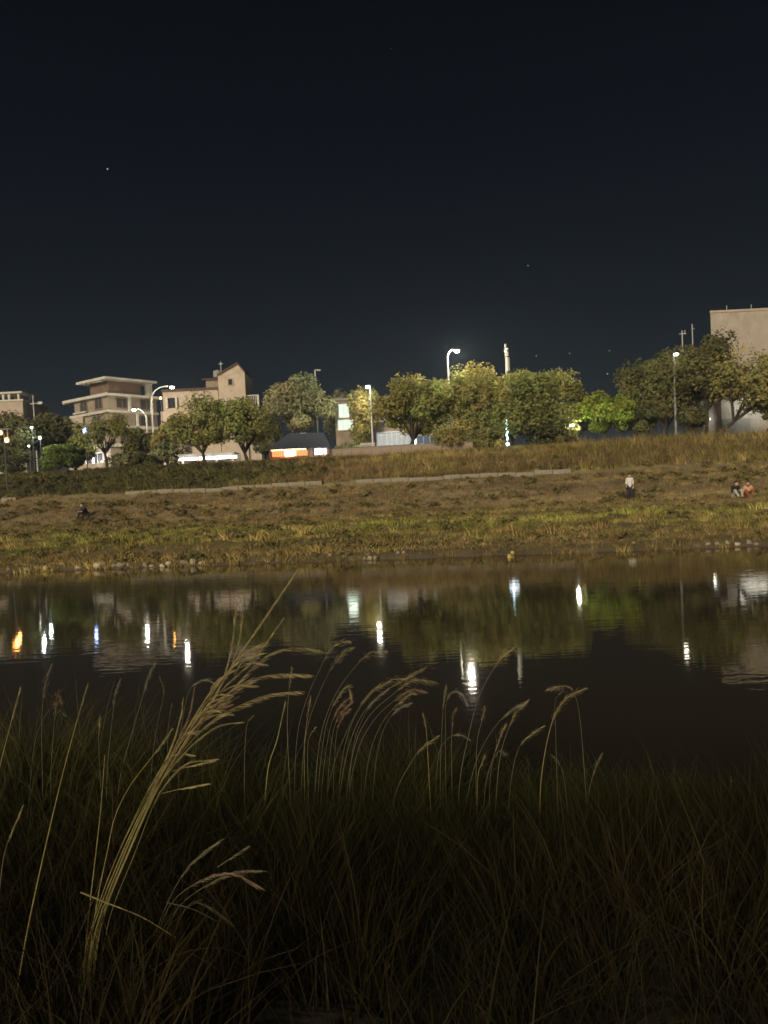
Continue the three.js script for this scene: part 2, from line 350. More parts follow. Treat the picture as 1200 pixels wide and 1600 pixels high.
{ // B2 white roofed house seen on its corner
  const D0 = 88, c = at(172, 690, D0), gy = H(c.x, c.z), o = thing('corner_house', 'tall house with white slab roofs and a rooftop room, seen on its corner', 'house', [c.x, gy, c.z], -.65);
  const Y = (py) => at(172, py, D0).y - gy;                    // heights along the near corner
  const w = 8.6, d = 6.9, box = (x0, x1, y0, y1, z0, z1) => bx(x1 - x0, y1 - y0, z1 - z0, (x0 + x1) / 2, (y0 + y1) / 2, (z0 + z1) / 2);
  // own axes: the corner is 0,0; left face runs to -x, right face runs to -z
  const roofY = Y(615);
  mesh('wall', [box(-w + .8, 0, 0, Y(668), -d, 0), box(-w + 1.2, -.1, Y(664), Y(644), -d, -.1), box(-w + 1.2, -.1, Y(641), roofY - .2, -d, -.1)], M.houseBrown, o);
  mesh('floor_slab', box(-w, .25, Y(669), Y(664), -d, .35), M.slab, o);
  mesh('floor_slab', box(-w + .6, .25, Y(644), Y(640.5), -d, .3), M.slab, o);
  mesh('floor_slab', box(-w + .2, .2, Y(698), Y(693), -d, .3), M.slab, o);
  mesh('roof', [box(-w - .5, .5, roofY - .24, roofY + .06, -d - .5, .5), box(-w - .9, -w - .5, roofY - .3, roofY - .1, -d + 2, .2)], M.white, o);
  const bal = mesh('balcony', [box(-w - 1.1, -w + 3.4, Y(657), Y(642), .1, .28), box(-w - 1.1, -w - .92, Y(657), Y(642), -3, .1), box(-w - 1.1, -w + 3.4, Y(659), Y(657), -3, .3)], M.beige, o);
  mesh('balcony_rail', box(-w + 1.4, -w + 4.2, Y(638.5), Y(636.5), .12, .3), M.white, bal);
  // rooftop room
  const pb = roofY + .06, pt = Y(593);
  const room = mesh('rooftop_room', box(-4.4, -.5, pb, pt, -5.0, -.5), M.brown, o);
  mesh('post', [box(-.62, -.1, pb, pt, -6.4, -5.9), box(-.7, -.4, pb, pt, -6.1, -5.7)], M.white, o);
  mesh('rooftop_roof', [bx(6.2, .26, 7.2, -2.3, pt + .13, -2.9), ...[-4, -3, -2, -1].map((x) => bx(.14, .16, .5, x, pt - .08, .3))], M.white, o);
  // windows: left face z = 0, right face x = 0
  for (const [x, py, ww] of [[-2.6, 655, 1.6], [-5.2, 628, 1.5], [-2.0, 628, 1.5]]) windowPart(o, x, Y(py), ww, 1.15, -.1, undefined, M.beigeDark);
  windowPart(o, -3.4, Y(714), 3.6, 1.2, 0, M.dark, M.white, 2); windowPart(o, -2.2, Y(681), 1.6, 1.2, 0, undefined, M.beigeDark); windowPart(o, -5.4, Y(681), 1.4, 1.2, 0, undefined, M.beigeDark);
    for (const [z, py, ww] of [[1.6, 655, 1.4], [4.4, 655, 1.6], [5.9, 655, .9], [2.0, 628, 1.6], [5.4, 628, 1.8], [2.2, 683, 1.6], [5.6, 683, 1.6], [3.5, 712, 3]]) windowPart(o, z, Y(py), ww, 1.15, py < 667 ? -.1 : 0, undefined, M.beigeDark).rotation.y = Math.PI / 2;
  for (const b of [box(-.1, .22, Y(668), Y(644), -4.0, -3.75), box(-.1, .22, Y(640), roofY - .24, -3.0, -2.75), box(-.1, .22, Y(640), roofY - .24, -6.2, -5.95)]) mesh('column', b, M.white, o);
  // vertical light tube beside the ground floor window
  mesh('light_tube', cyl(.06, .06, 1.0, -3.0, Y(723), .45), glow(.8, .85, 1, 9), o);
  for (const [x, py] of [[-6.6, 719], [-1.0, 721], [-4.6, 704]]) { // small lamps along the ground floor
    mesh('wall_lamp', new THREE.SphereGeometry(.11, 10, 8).translate(x, Y(py), .62), glow(1, .97, .86, 4), o); mesh('lamp_bracket', box(x - .04, x + .04, Y(py) + .09, Y(py) + .15, .01, .62), M.darkSteel, o);
    lampLight(o.localToWorld(V(x, Y(py), .85)), 9, 1, .95, .82, 12);
  }
  mesh('low_wall', box(-w + 1, 0, 0, Y(722), .8, 1.0), M.beige, o);
  const tp = o.localToWorld(V(-3.0, Y(717), .65)); lampLight(tp, 8, .85, .9, 1, 4);
}
{ // B3 gabled house
  const D0 = 92, s = site('gabled_house', 'beige house with a gabled tower, dark little window and arched balconies', 'house', 300, D0), X = (q, y = 640) => s.X(q, y), Y = (y, q) => s.Y(y, q);
  const topL = Y(612, 255), topR = Y(608, 335);
  // main block
  mesh('wall', bx(X(341, 640) - X(254, 640), (topL + topR) / 2, 7, (X(254) + X(341)) / 2, (topL + topR) / 4, -3.9), M.beige, s.o);
  mesh('parapet', [bx(X(343, 606) - X(251, 606), .28, 7.4, (X(251, 606) + X(343, 606)) / 2, (topL + topR) / 2 + .14, -3.9)], M.roof, s.o);
  // tower with its asymmetric gable, extruded back
  const tl = X(341, 600), tr = X(383, 600), pk = X(371, 575), yl = Y(587, 341), yp = Y(569, 372), yr = Y(582, 383);
  const sh = new THREE.Shape([[tl, 0], [tr, 0], [tr, yr], [pk, yp], [tl, yl]].map(([a, b]) => new THREE.Vector2(a, b)));
  mesh('tower', new THREE.ExtrudeGeometry(sh, { depth: 5.2, bevelEnabled: false }).translate(0, 0, -5.2), M.beige, s.o);
  // the roof: two slabs over the gable and the long slope running down to the left
  const slab = (x0, y0, x1, y1, z0, z1, th, over) => { const dx = x1 - x0, dy = y1 - y0, L = Math.hypot(dx, dy); return bx(L + over, th, z1 - z0, (x0 + x1) / 2, (y0 + y1) / 2 + th / 2 + .01, (z0 + z1) / 2, 0, Math.atan2(dy, dx)); };
  mesh('roof', [slab(tl, yl, pk, yp, -5.4, .28, .16, .1), slab(pk + .06, yp - .02, tr, yr, -5.4, .28, .16, .3)], M.roof, s.o);
  // lower left body of the tower with its own roof
  const ax = X(319, 600), ay = Y(592, 322);
  mesh('stair_block', bx(tl - ax - .01, ay, 4.2, (tl + ax) / 2, ay / 2, -3.0), M.beigeDark, s.o);
  mesh('roof', [slab(ax - .4, ay - .05, tl - .02, yl - .35, -5.2, -.5, .16, .0)], M.roof, s.o);
  mesh('water_tank', [cyl(.55, .55, .8, X(332, 580), ay + .55, -2.8), cyl(.2, .2, .12, X(332, 580), ay + 1.35, -2.8)], M.grey, s.o);
  mesh('aerial', [cyl(.04, .03, 1.9, X(341, 570), yl + .1, -1.5), bx(.5, .04, .04, X(341, 570), yl + 1.7, -1.5)], M.steel, s.o);
  const tw = windowPart(s.o, X(360, 597), Y(597, 360), .5, .72, 0, M.dark, M.beige, 0); tw.name = 'window';
  // arched balconies at the left
  for (const [a, b, top, sill] of [[260, 291, 654, 673], [255, 281, 681, 696]]) {
    const x0 = X(a), x1 = X(b), w = x1 - x0, y1 = Y(top, a), y0 = Y(sill, a), arch = new THREE.Shape();
    arch.moveTo(x0 - .5, y0 - .9); arch.lineTo(x1 + .6, y0 - .9); arch.lineTo(x1 + .6, y1 + .8); arch.lineTo(x0 - .5, y1 + .8); arch.closePath();
    const hole = new THREE.Path(); hole.moveTo(x0, y0); hole.lineTo(x1, y0); hole.lineTo(x1, (y0 + y1) / 2); hole.absellipse((x0 + x1) / 2, (y0 + y1) / 2, w / 2, (y1 - y0) / 2, 0, Math.PI, false); hole.lineTo(x0, y0); arch.holes.push(hole);
    const bl = mesh('balcony', new THREE.ExtrudeGeometry(arch, { depth: .3, bevelEnabled: false }).translate(0, 0, .5), M.beige, s.o);
    mesh('balcony_floor', bx(w + 1.1, .2, .9, (x0 + x1) / 2 + .05, y0 - 1.0, 0.05), M.beige, bl);
    mesh('doorway', bx(w * .7, (y1 - y0) * .9, .06, (x0 + x1) / 2, (y0 + y1) / 2, -.36), M.dark, bl);
  }
  // top floor porch with white posts
  const px0 = X(262, 630), px1 = X(277, 630), yA = Y(637, 268), yB = Y(621, 268);
  mesh('porch_opening', bx(px1 - px0, yB - yA, .06, (px0 + px1) / 2, (yA + yB) / 2, -.36), M.dark, s.o);
  mesh('porch_post', [bx(.28, yB - yA, .3, X(260, 630), (yA + yB) / 2, -.22)], M.white, s.o);
  mesh('porch_post', [bx(.22, yB - yA, .3, X(275, 630), (yA + yB) / 2, -.22)], M.white, s.o);
  windowPart(s.o, X(310, 630), Y(628, 310), 1.4, 1.1, -.4); windowPart(s.o, X(322, 655), Y(655, 322), 1.4, 1.2, -.4); windowPart(s.o, X(322, 685), Y(683, 322), 1.4, 1.2, -.4);
  windowPart(s.o, X(362, 635), Y(634, 362), 1.2, 1.3, 0); windowPart(s.o, X(362, 665), Y(664, 362), 1.2, 1.3, 0);
  // terrace with a white rail to the right of the tower
  const rx0 = tr + .02, rx1 = X(404, 630), ry = Y(632, 395), rt = Y(617, 395);
  mesh('terrace', bx(rx1 - rx0, ry, 4.5, (rx0 + rx1) / 2, ry / 2, -2.6), M.beige, s.o);
  const bars = [bx(rx1 - rx0, .1, .1, (rx0 + rx1) / 2, rt, -.4), bx(.22, rt - ry, .22, rx1 - .1, (rt + ry) / 2, -.42)];
  for (let x = rx0 + .2; x < rx1; x += .22) bars.push(bx(.07, rt - ry, .06, x, (rt + ry) / 2, -.4));
  mesh('terrace_rail', bars, M.white, s.o);
}
{ // B4 carport with white light strips
  const D0 = 80, s = site('carport', 'low flat carport with white light strips under its roof', 'carport', 305, D0), X = (q) => s.X(q, 715);
  const x0 = X(256), x1 = X(366), yt = s.Y(713, 310), yb = s.Y(716.5, 310);
  mesh('roof', bx(x1 - x0, .3, 4, (x0 + x1) / 2, yt + .15, -2), M.grey, s.o);
  const ps = [256.5, 285, 310, 338, 363];
  for (const q of ps) mesh('post', bx(.2, yt, .2, X(q), yt / 2, -.12), q === 310 || q === 363 ? M.redPost : M.white, s.o);
  mesh('back_wall', bx(x1 - x0, yt, .15, (x0 + x1) / 2, yt / 2, -3.9), M.beige, s.o);
  for (const [a, b, h] of [[259, 284, .24], [286, 309, .28], [311, 337, .30], [339, 362, .30], [363.5, 370, .3]]) {
    mesh('light_strip', bx(X(b) - X(a), h, .1, (X(a) + X(b)) / 2, yb, .02), glow(1, .97, .9, 4), s.o);
    const p = s.o.localToWorld(V((X(a) + X(b)) / 2, yb - .3, .5)); lampLight(p, 2.2, 1, .95, .85, 8);
  }
}
function barFence(label, name, px0, px1, topY, depth, n, mat, h) {
  const a = stand(px0, depth), b = stand(px1, depth), o = thing(name, label, name === 'gate' ? 'gate' : 'fence', a), L = b.x - a.x, top = h ?? at(px0, topY, depth).y - a.y;
  mesh('rail', bx(L, .06, .05, L / 2, top - .12, -.04), mat, o); mesh('rail', bx(L, .06, .05, L / 2, .2, -.04), mat, o);
  for (let i = 0; i <= n; i++) mesh('picket', bx(.05, top, .03, L * i / n, top / 2, 0), mat, o);
  return o;
}
barFence('small white barred gate to the right of the carport', 'gate', 364, 379, 709, 78, 8, M.white);
barFence('white barred fence left of the round tree trunk', 'bar_fence', 565, 586, 692, 66, 9, M.white);
barFence('pale barred fence behind the round tree trunk', 'bar_fence', 592, 642, 678, 70, 26, M.fence);
{ // B5 low shop with an orange lit front
  const D0 = 74, s = site('roadside_shop', 'low shop with a dark bluish roof and glowing orange front', 'shop', 468, D0), X = (q, y = 705) => s.X(q, y);
  const x0 = X(421), x1 = X(513), ye = s.Y(701, 468), w = x1 - x0, cx = (x0 + x1) / 2;
  mesh('wall', [bx(w, ye, .2, cx, ye / 2, -4.9), bx(.2, ye, 4.8, x0 + .1, ye / 2, -2.4), bx(.2, ye, 4.8, x1 - .1, ye / 2, -2.4), bx(.5, ye, .25, X(484.5), ye / 2, -.12), bx(w, .9, .2, cx, .45, -.1)], M.brown, s.o);
  const rs = new THREE.Shape([[x0 - .35, ye], [x1 + .3, ye], [x1 - .5, s.Y(674, 500)], [x0 + 1.9, s.Y(674, 450)]].map(([a, b]) => new THREE.Vector2(a, b)));
  const roofG = new THREE.ExtrudeGeometry(rs, { depth: .16, bevelEnabled: false }); // a shallow roof that slopes up and back
  { const p = roofG.attributes.position; for (let i = 0; i < p.count; i++) { const k = p.getY(i) - ye; p.setZ(i, p.getZ(i) + .4 - k * 1.5); } roofG.computeVertexNormals(); }
  mesh('roof', roofG, M.slate, s.o);
  mesh('roof_light', bx(.7, .22, .12, X(471, 675), s.Y(676, 471), -2.0), M.steel, s.o);
  mesh('counter_front', bx(X(479) - X(422), .3, .14, (X(422) + X(479)) / 2, ye - .95, -.02), M.orangeWall, s.o);
  const lit = (a, b, y0, y1, col, k, name) => mesh(name, bx(X(b) - X(a), s.Y(y0, 468) - s.Y(y1, 468), .06, (X(a) + X(b)) / 2, (s.Y(y0, 468) + s.Y(y1, 468)) / 2, -.3), glow(...col, k), s.o);
  lit(423, 443, 702.5, 713, [1, .42, .14], .9, 'lit_window'); lit(443.3, 461.5, 703, 713, [1, .88, .80], 3, 'lit_window'); lit(462, 478.5, 702.5, 713, [1, .42, .14], .9, 'lit_window');
  lit(491, 504, 702, 711.5, [.98, .86, .9], 2.6, 'lit_window'); lit(505.5, 510.5, 702, 711.5, [.98, .85, .92], 2.2, 'lit_window'); lit(479.5, 482, 704, 712, [1, .5, .18], .9, 'lit_window');
  mesh('light_strip', bx(X(478) - X(424), .08, .08, (X(424) + X(478)) / 2, ye - .06, .0), glow(1, .62, .25, 7), s.o);
  const bars = []; for (let q = 422; q < 480; q += 3.2) bars.push(bx(.05, ye - .5, .05, X(q), ye / 2 + .2, .1)); mesh('window_bars', bars, M.orangeWall, s.o);
  for (const [q, cd, c] of [[452, 26, [1, .6, .35]], [500, 14, [1, .85, .85]]]) { const p = s.o.localToWorld(V(X(q), ye - .6, .7)); lampLight(p, cd * .35, ...c, 10); }
}
{ // B6 pale block behind the middle trees
  const D0 = 86, s = site('pale_block', 'pale flat roofed block behind the middle trees with white lit windows', 'building', 612, D0), X = (q, y = 660) => s.X(q, y);
  const x0 = X(524), x1 = X(700), yt = s.Y(622, 612);
  mesh('wall', bx(x1 - x0, yt, 8, (x0 + x1) / 2, yt / 2, -4), M.beigeDark, s.o);
  mesh('roof', bx(x1 - x0 + .4, .25, 8.4, (x0 + x1) / 2, yt + .12, -4), M.grey, s.o);
  const litG = glow(.80, 1, .76, .75), litB = glow(.62, .82, 1, .28);
  windowPart(s.o, X(537, 640), s.Y(642, 537), 1.1, 1.5, 0, litG, M.white, 1); windowPart(s.o, X(540, 663), s.Y(664, 540), 1.7, 1.1, 0, litG, M.white, 2);
  windowPart(s.o, X(607, 650), s.Y(652, 607), 2.2, .9, 0, glow(1, .95, .7, .35), M.white, 3); windowPart(s.o, X(655, 650), s.Y(650, 655), 2.6, .8, 0, glow(1, .95, .7, .35), M.white, 3);
  windowPart(s.o, X(575, 640), s.Y(640, 575), 1.2, 1.2, 0);
  windowPart(s.o, X(616, 685), s.Y(686, 616), 4.0, 1.6, 0, litB, M.white, 6); windowPart(s.o, X(672, 690), s.Y(688, 672), 3.0, 1.2, 0, glow(.5, .62, .8, .12), M.white, 3);
  for (const [q, y, c] of [[538, 650, [.86, 1, .82]], [616, 680, [.65, .85, 1]]]) { const p = s.o.localToWorld(V(X(q, y), s.Y(y, q), 1)); lampLight(p, 2, ...c, 20); }
}
{ // B7 big windowless building at the right
  const D0 = 78, s = site('windowless_building', 'big windowless beige building rising above the trees at right', 'building', 1150, D0), X = (q, y = 500) => s.X(q, y);
  const x0 = X(1111, 520), yt = s.Y(489, 1112), w = 24;
  const plan = (e) => new THREE.Shape([[x0 - e, -e], [x0 + w + e, -e], [x0 + w + 8 + e, 14 + e], [x0 + 6.9 - e, 14 + e]].map(([a, b]) => new THREE.Vector2(a, b)));   // its left side runs back at a slant
  const up = (e, h, y) => new THREE.ExtrudeGeometry(plan(e), { depth: h, bevelEnabled: false }).rotateX(-Math.PI / 2).translate(0, y, 0);
  mesh('wall', up(0, yt, 0), M.greyBeige, s.o);
  mesh('parapet', up(.1, .22, yt), M.beige, s.o);
  mesh('pilaster', bx(.7, yt * .62, .3, x0 + 6.2, yt * .31, .15), M.beige, s.o);
  const p = []; for (const q of [2.2, 4.8]) p.push(cyl(.03, .02, .7, x0 + q, yt + .22, -1)); mesh('roof_rod', p, M.steel, s.o);
}
{ // white lit annex under the right trees
  const D0 = 68, s = site('white_annex', 'low white wall lit by a lamp under the right hand trees', 'annex', 1150, D0), X = (q, y = 650) => s.X(q, y);
  const x0 = X(1099), x1 = X(1196), yt = s.Y(622, 1150);
  mesh('wall', bx(x1 - x0, yt, 5, (x0 + x1) / 2, yt / 2, -2.5), M.white, s.o);
  mesh('roof', bx(x1 - x0 + .4, .2, 5.4, (x0 + x1) / 2, yt + .1, -2.5), M.grey, s.o);
  mesh('shutter', Array.from({ length: 12 }, (_, i) => bx(2.6, .13, .06, X(1150), .3 + i * .16, .04)), M.fence, s.o);
  mesh('pillar', bx(.5, yt, .4, X(1120, 650), yt / 2, .2), M.brown, s.o);
  const lx = X(1104, 655), ly = s.Y(655, 1104);
  mesh('wall_lamp', new THREE.SphereGeometry(.2, 12, 10).translate(lx, ly, .35), glow(1, .98, .9, 1.5), s.o); mesh('lamp_bracket', bx(.1, .1, .3, lx, ly + .2, .15), M.darkSteel, s.o);
  lampLight(s.o.localToWorld(V(lx, ly, .6)), .9, 1, .96, .86, 6);
  const fx = X(1165, 655); mesh('flood_lamp', [bx(.4, .12, .3, fx, yt - .25, 1.2)], glow(1, .97, .88, 5), s.o); mesh('lamp_bracket', bx(.06, .06, 1.1, fx, yt - .15, .6), M.darkSteel, s.o);
  lampLight(s.o.localToWorld(V(fx, yt - .5, 1.3)), 5, 1, .96, .84, 60);
}
// vertical LED tubes near the middle
function ledTube(label, px, y0, y1, depth, col, k, cd) {
  const a = at(px, y1, depth), b = at(px, y0, depth), gy = H(a.x, a.z), o = thing('light_column', label, 'light column', [a.x, gy, a.z]);
  mesh('foot', [cyl(.2, .16, a.y - gy)], M.steel, o); mesh('light_tube', cyl(.12, .12, b.y - a.y, 0, a.y - gy, 0), glow(...col, k), o); mesh('cap', cyl(.14, .1, .12, 0, b.y - gy, 0), M.steel, o);
  lampLight(V(a.x, (a.y + b.y) / 2, a.z + .3), cd * .3, ...col, 5);
  return o;
}
ledTube('short bright white light column beside the bare tree trunk', 648, 682, 696, 66, [.85, .95, 1], 5, 40);
{
  const px = 793, dp = 57, a = at(px, 694, dp), o = thing('light_string', 'string of tiny blue white bulbs hanging beside the big tree', 'light string', [a.x, H(a.x, a.z), a.z]), y0 = a.y - o.position.y, h = at(px, 662, dp).y - a.y;
  mesh('pole', cyl(.05, .04, y0 + h + .2, 0, 0, -.12), M.darkSteel, o);
  const gb = glow(.62, .88, 1, 4); for (let i = 0; i < 16; i++) mesh('bulb', new THREE.SphereGeometry(.055, 8, 6).translate(.05 * Math.sin(i * 1.3), y0 + .35 + h * i / 16, 0), gb, o);
  mesh('lamp_globe', new THREE.SphereGeometry(.14, 14, 10).translate(0, y0, .05), glow(.92, .97, 1, 3.5), o);
  lampLight(V(a.x, a.y, a.z + .4), .9, .8, .92, 1, 14);
}
{ // lit sign board between the trees
  const p = at(770, 684, 63), gy = H(p.x, p.z), o = thing('lit_board', 'small lit board with white and orange patches behind leaves', 'board', [p.x, gy, p.z]), h = p.y - gy;
  mesh('post', [cyl(.06, .05, h, -.7, 0, 0), cyl(.06, .05, h, .7, 0, 0)], M.darkSteel, o);
  mesh('frame', bx(1.8, 1.0, .1, 0, h, -.06), M.darkSteel, o);
  mesh('sign_panel', bx(.5, .4, .03, -.45, h - .2, 0), glow(.7, .88, 1, .9), o); mesh('sign_panel', bx(.45, .35, .03, .25, h + .2, 0), glow(1, .8, .6, .8), o); mesh('sign_panel', bx(.8, .3, .03, .3, h - .25, 0), glow(1, .42, .2, .4), o);
}
{ // low parapet along the top of the bank in the middle, and the road rail
  const a = stand(520, 60), b = stand(740, 57.5), o = thing('parapet_wall', 'long low pinkish parapet along the top of the bank behind the trunks', 'wall', [0, 0, 0]);
  const n = 14;
  for (let i = 0; i < n; i++) { const p = V().lerpVectors(a, b, (i + .5) / n); mesh('panel', bx(a.distanceTo(b) / n - .02, .75, .22, p.x, H(p.x, p.z) + .3, p.z, Math.atan2(-(b.z - a.z), b.x - a.x)), M.pinkish, o); }
  mesh('coping', tube([a.clone().setY(H(a.x, a.z) + .72), b.clone().setY(H(b.x, b.z) + .72)], .14, 4), M.concrete, o);
}
// ---------------------------------------------------------------- trees and shrubs
const leafM = new Map();
function leafMat(r, g, b) { const k = [r, g, b].join(); if (!leafM.has(k)) leafM.set(k, new THREE.MeshPhysicalMaterial({ color: new THREE.Color().setRGB(r, g, b), vertexColors: true, roughness: .9, specularIntensity: .3, transmission: .22, thickness: 0, side: THREE.DoubleSide })); return leafM.get(k); }
function crownGeo(c, rx, ry, rz, lobes, leaves, size, gaps) {
  const L = [];
  for (let i = 0; i < lobes; i++) {
    let q; do q = V(rr(-1, 1), rr(-1, 1), rr(-1, 1)); while (q.length() > 1);
    q.multiplyScalar(.74); const k = (rnd() < .3 ? rr(.2, .3) : rr(.32, .5)) * (q.y < -.4 ? .85 : 1);
    L.push([V(q.x * rx, q.y * ry, q.z * rz), V(k * rx, k * ry * rr(.8, 1.15), k * rz), rr(.65, 1.3), rr(-.25, .25)]);
  }
  const pos = [], nor = [], col = [];
  for (let i = 0; i < leaves; i++) {
    const l = L[Math.floor(rnd() * lobes)], d = V(rr(-1, 1), rr(-1, 1), rr(-1, 1)).normalize(), r = .45 + .62 * Math.pow(rnd(), .6);
    const p = V(l[0].x + d.x * l[1].x * r, l[0].y + d.y * l[1].y * r, l[0].z + d.z * l[1].z * r);
    if (gaps && fbm(p.x * .9 + c.x, p.y * .9, p.z * .9) < -gaps) continue;
    const s = size * rr(.6, 1.35), u = V(rr(-1, 1), rr(-1, .4), rr(-1, 1)).normalize(), n = V().copy(d).multiplyScalar(.8).add(V(rr(-1, 1), rr(-.6, 1), rr(-1, 1)).multiplyScalar(.7)).normalize();
    u.addScaledVector(n, -u.dot(n)).normalize(); const v = V().crossVectors(n, u);
    const A = V().copy(p).addScaledVector(u, s), B = V().copy(p).addScaledVector(v, s * .42).addScaledVector(n, s * .1), C = V().copy(p).addScaledVector(u, -s * .8), E = V().copy(p).addScaledVector(v, -s * .42).addScaledVector(n, s * .1);
    const tone = l[2] * rr(.82, 1.2), warm = 1 + l[3] * .6 + rr(-.08, .08);
    for (const q of [A, B, C, A, C, E]) { pos.push(q.x, q.y, q.z); nor.push(n.x, n.y, n.z); col.push(tone * warm, tone, tone * .9); }
  }
  const g = new THREE.BufferGeometry();
  g.setAttribute('position', new THREE.Float32BufferAttribute(pos, 3)); g.setAttribute('normal', new THREE.Float32BufferAttribute(nor, 3)); g.setAttribute('color', new THREE.Float32BufferAttribute(col, 3));
  return [g, L];
}
const fit = (r) => r * 1.0;
function tree(name, label, { px, depth, cx = px, top, bottom, hw, color, lobes = 14, leaves = 3000, size = .27, gaps = 0, lean = 0, rz = 1, trunk = .16 }) {
  const b = stand(px, depth), o = thing(name, label, name === 'shrub' ? 'shrub' : 'tree', b, 0);
  const c = at(cx, (top + bottom) / 2, depth).sub(b), t = at(cx, top, depth).sub(b), e = at(cx, bottom, depth).sub(b), rx = 1.2 * hw * depth / F, ry = 1.08 * (t.y - e.y) / 2;
  const [g, L] = crownGeo(c, rx, ry, rx * rz, Math.round(lobes * 1.35), Math.round(leaves * 3.3), size * .66, gaps);
  const limbs = [], fork = V(c.x * .5, Math.max(e.y * .8, c.y * .25), c.z * .5);
  limbs.push(tube([V(0, -.2, 0), V(fork.x * .3 + lean * .3, fork.y * .5, 0), fork], [trunk * 1.25, trunk, trunk * .8], 8));
  for (const l of L.slice(0, 9)) { const q = l[0].clone().add(c), m = V().lerpVectors(fork, q, .5).add(V(rr(-.2, .2), rr(0, .3), rr(-.2, .2))); limbs.push(tube([fork, m, q], [trunk * .6, trunk * .35, trunk * .12], 5)); }
  mesh(name === 'shrub' ? 'stem' : 'trunk', limbs, M.bark, o);
  const cr = mesh(name === 'shrub' ? 'foliage' : 'crown', g, leafMat(...color), o); cr.position.copy(c);
  return o;
}
reseed(77);
const OL = [.30, .305, .11], DK = [.14, .14, .062], BR = [.31, .285, .11], GR = [.20, .25, .06], GY = [.31, .31, .175];
tree('dark_tree', 'wide dark tree at the left edge below the pale beige house', { px: 28, depth: 66, top: 646, bottom: 726, hw: 62, color: DK, leaves: 3600, lobes: 18 });
tree('dark_tree', 'low dark tree filling the gap left of the corner house', { px: 82, depth: 68, top: 640, bottom: 720, hw: 40, color: DK, leaves: 2200, gaps: .35 });
tree('shrub', 'light green shrub lit by a white lamp at far left', { px: 92, depth: 64, top: 692, bottom: 737, hw: 32, color: GR, leaves: 1600, lobes: 9, size: .2, trunk: .07 });
tree('thin_tree', 'thin tree with a crooked trunk in front of the corner house', { px: 168, cx: 160, depth: 62, top: 640, bottom: 704, hw: 36, color: OL, leaves: 1500, lobes: 15, size: .2, gaps: .1, trunk: .12 });
tree('thin_tree', 'sparse small tree below the lamp with the left hand arm', { px: 206, depth: 64, top: 678, bottom: 728, hw: 22, color: BR, leaves: 900, lobes: 12, size: .2, gaps: .1, trunk: .08 });
tree('bushy_tree', 'dark olive tree before the arched balconies of the gabled house', { px: 320, cx: 313, depth: 63, top: 620, bottom: 704, hw: 46, color: OL, leaves: 2800, gaps: .3, size: .22 });
tree('bushy_tree', 'bushy tree below the gabled tower, right of the olive one', { px: 387, cx: 376, depth: 63, top: 614, bottom: 706, hw: 44, color: OL, leaves: 2800, gaps: .45, size: .24 });
tree('round_tree', 'broad rounded greyish tree standing behind the low shop', { px: 470, cx: 470, depth: 84, top: 590, bottom: 684, hw: 50, color: GY, leaves: 4600, lobes: 16, size: .34 });
tree('bushy_tree', 'brownish tree under the lamp head that peeks over the crowns', { px: 562, cx: 566, depth: 84, top: 606, bottom: 700, hw: 27, color: BR, leaves: 2600, gaps: .5, size: .3, trunk: .12 });
tree('round_tree', 'round spreading tree with a bare dark trunk in the middle', { px: 642, cx: 648, depth: 60, top: 582, bottom: 682, hw: 58, color: OL, leaves: 4200, lobes: 18, size: .24, trunk: .2 });
tree('pointed_tree', 'narrow pointed tree just right of the tall lamp', { px: 735, cx: 733, depth: 60, top: 570, bottom: 700, hw: 32, color: BR, leaves: 2600, size: .23, lobes: 14 });
tree('pointed_tree', 'narrow pointed tree next to the concrete utility pole', { px: 772, cx: 770, depth: 61, top: 574, bottom: 700, hw: 32, color: BR, leaves: 2400, size: .23, lobes: 14 });
tree('large_tree', 'large dense tree in front of the concrete utility pole', { px: 842, cx: 838, depth: 58.5, top: 567, bottom: 694, hw: 66, color: OL, leaves: 5200, lobes: 22, size: .25, trunk: .2 });
tree('shrub', 'bright yellow green shrub lit by the white lamp at right', { px: 945, depth: 57, top: 606, bottom: 676, hw: 46, color: [.34, .42, .08], leaves: 2600, lobes: 15, size: .21, gaps: .35, trunk: .1 });
tree('large_tree', 'tall dark tree around the lit pole at right', { px: 1036, cx: 1043, depth: 63, top: 540, bottom: 664, hw: 70, color: [.14, .14, .055], leaves: 5200, lobes: 22, size: .26, trunk: .2 });
tree('large_tree', 'tall dark tree just left of the windowless building', { px: 1104, cx: 1103, depth: 60, top: 524, bottom: 632, hw: 44, color: [.14, .14, .055], leaves: 3000, lobes: 15, size: .26, trunk: .17 });
tree('bushy_tree', 'olive brown tree before the windowless building and white wall', { px: 1122, cx: 1170, depth: 57, top: 546, bottom: 652, hw: 64, color: BR, leaves: 3000, lobes: 20, size: .25, gaps: .08, trunk: .17 });
tree('bushy_tree', 'olive brown tree cut off by the right edge', { px: 1199, cx: 1212, depth: 56, top: 560, bottom: 672, hw: 40, color: BR, leaves: 2400, lobes: 14, size: .25, trunk: .16 });
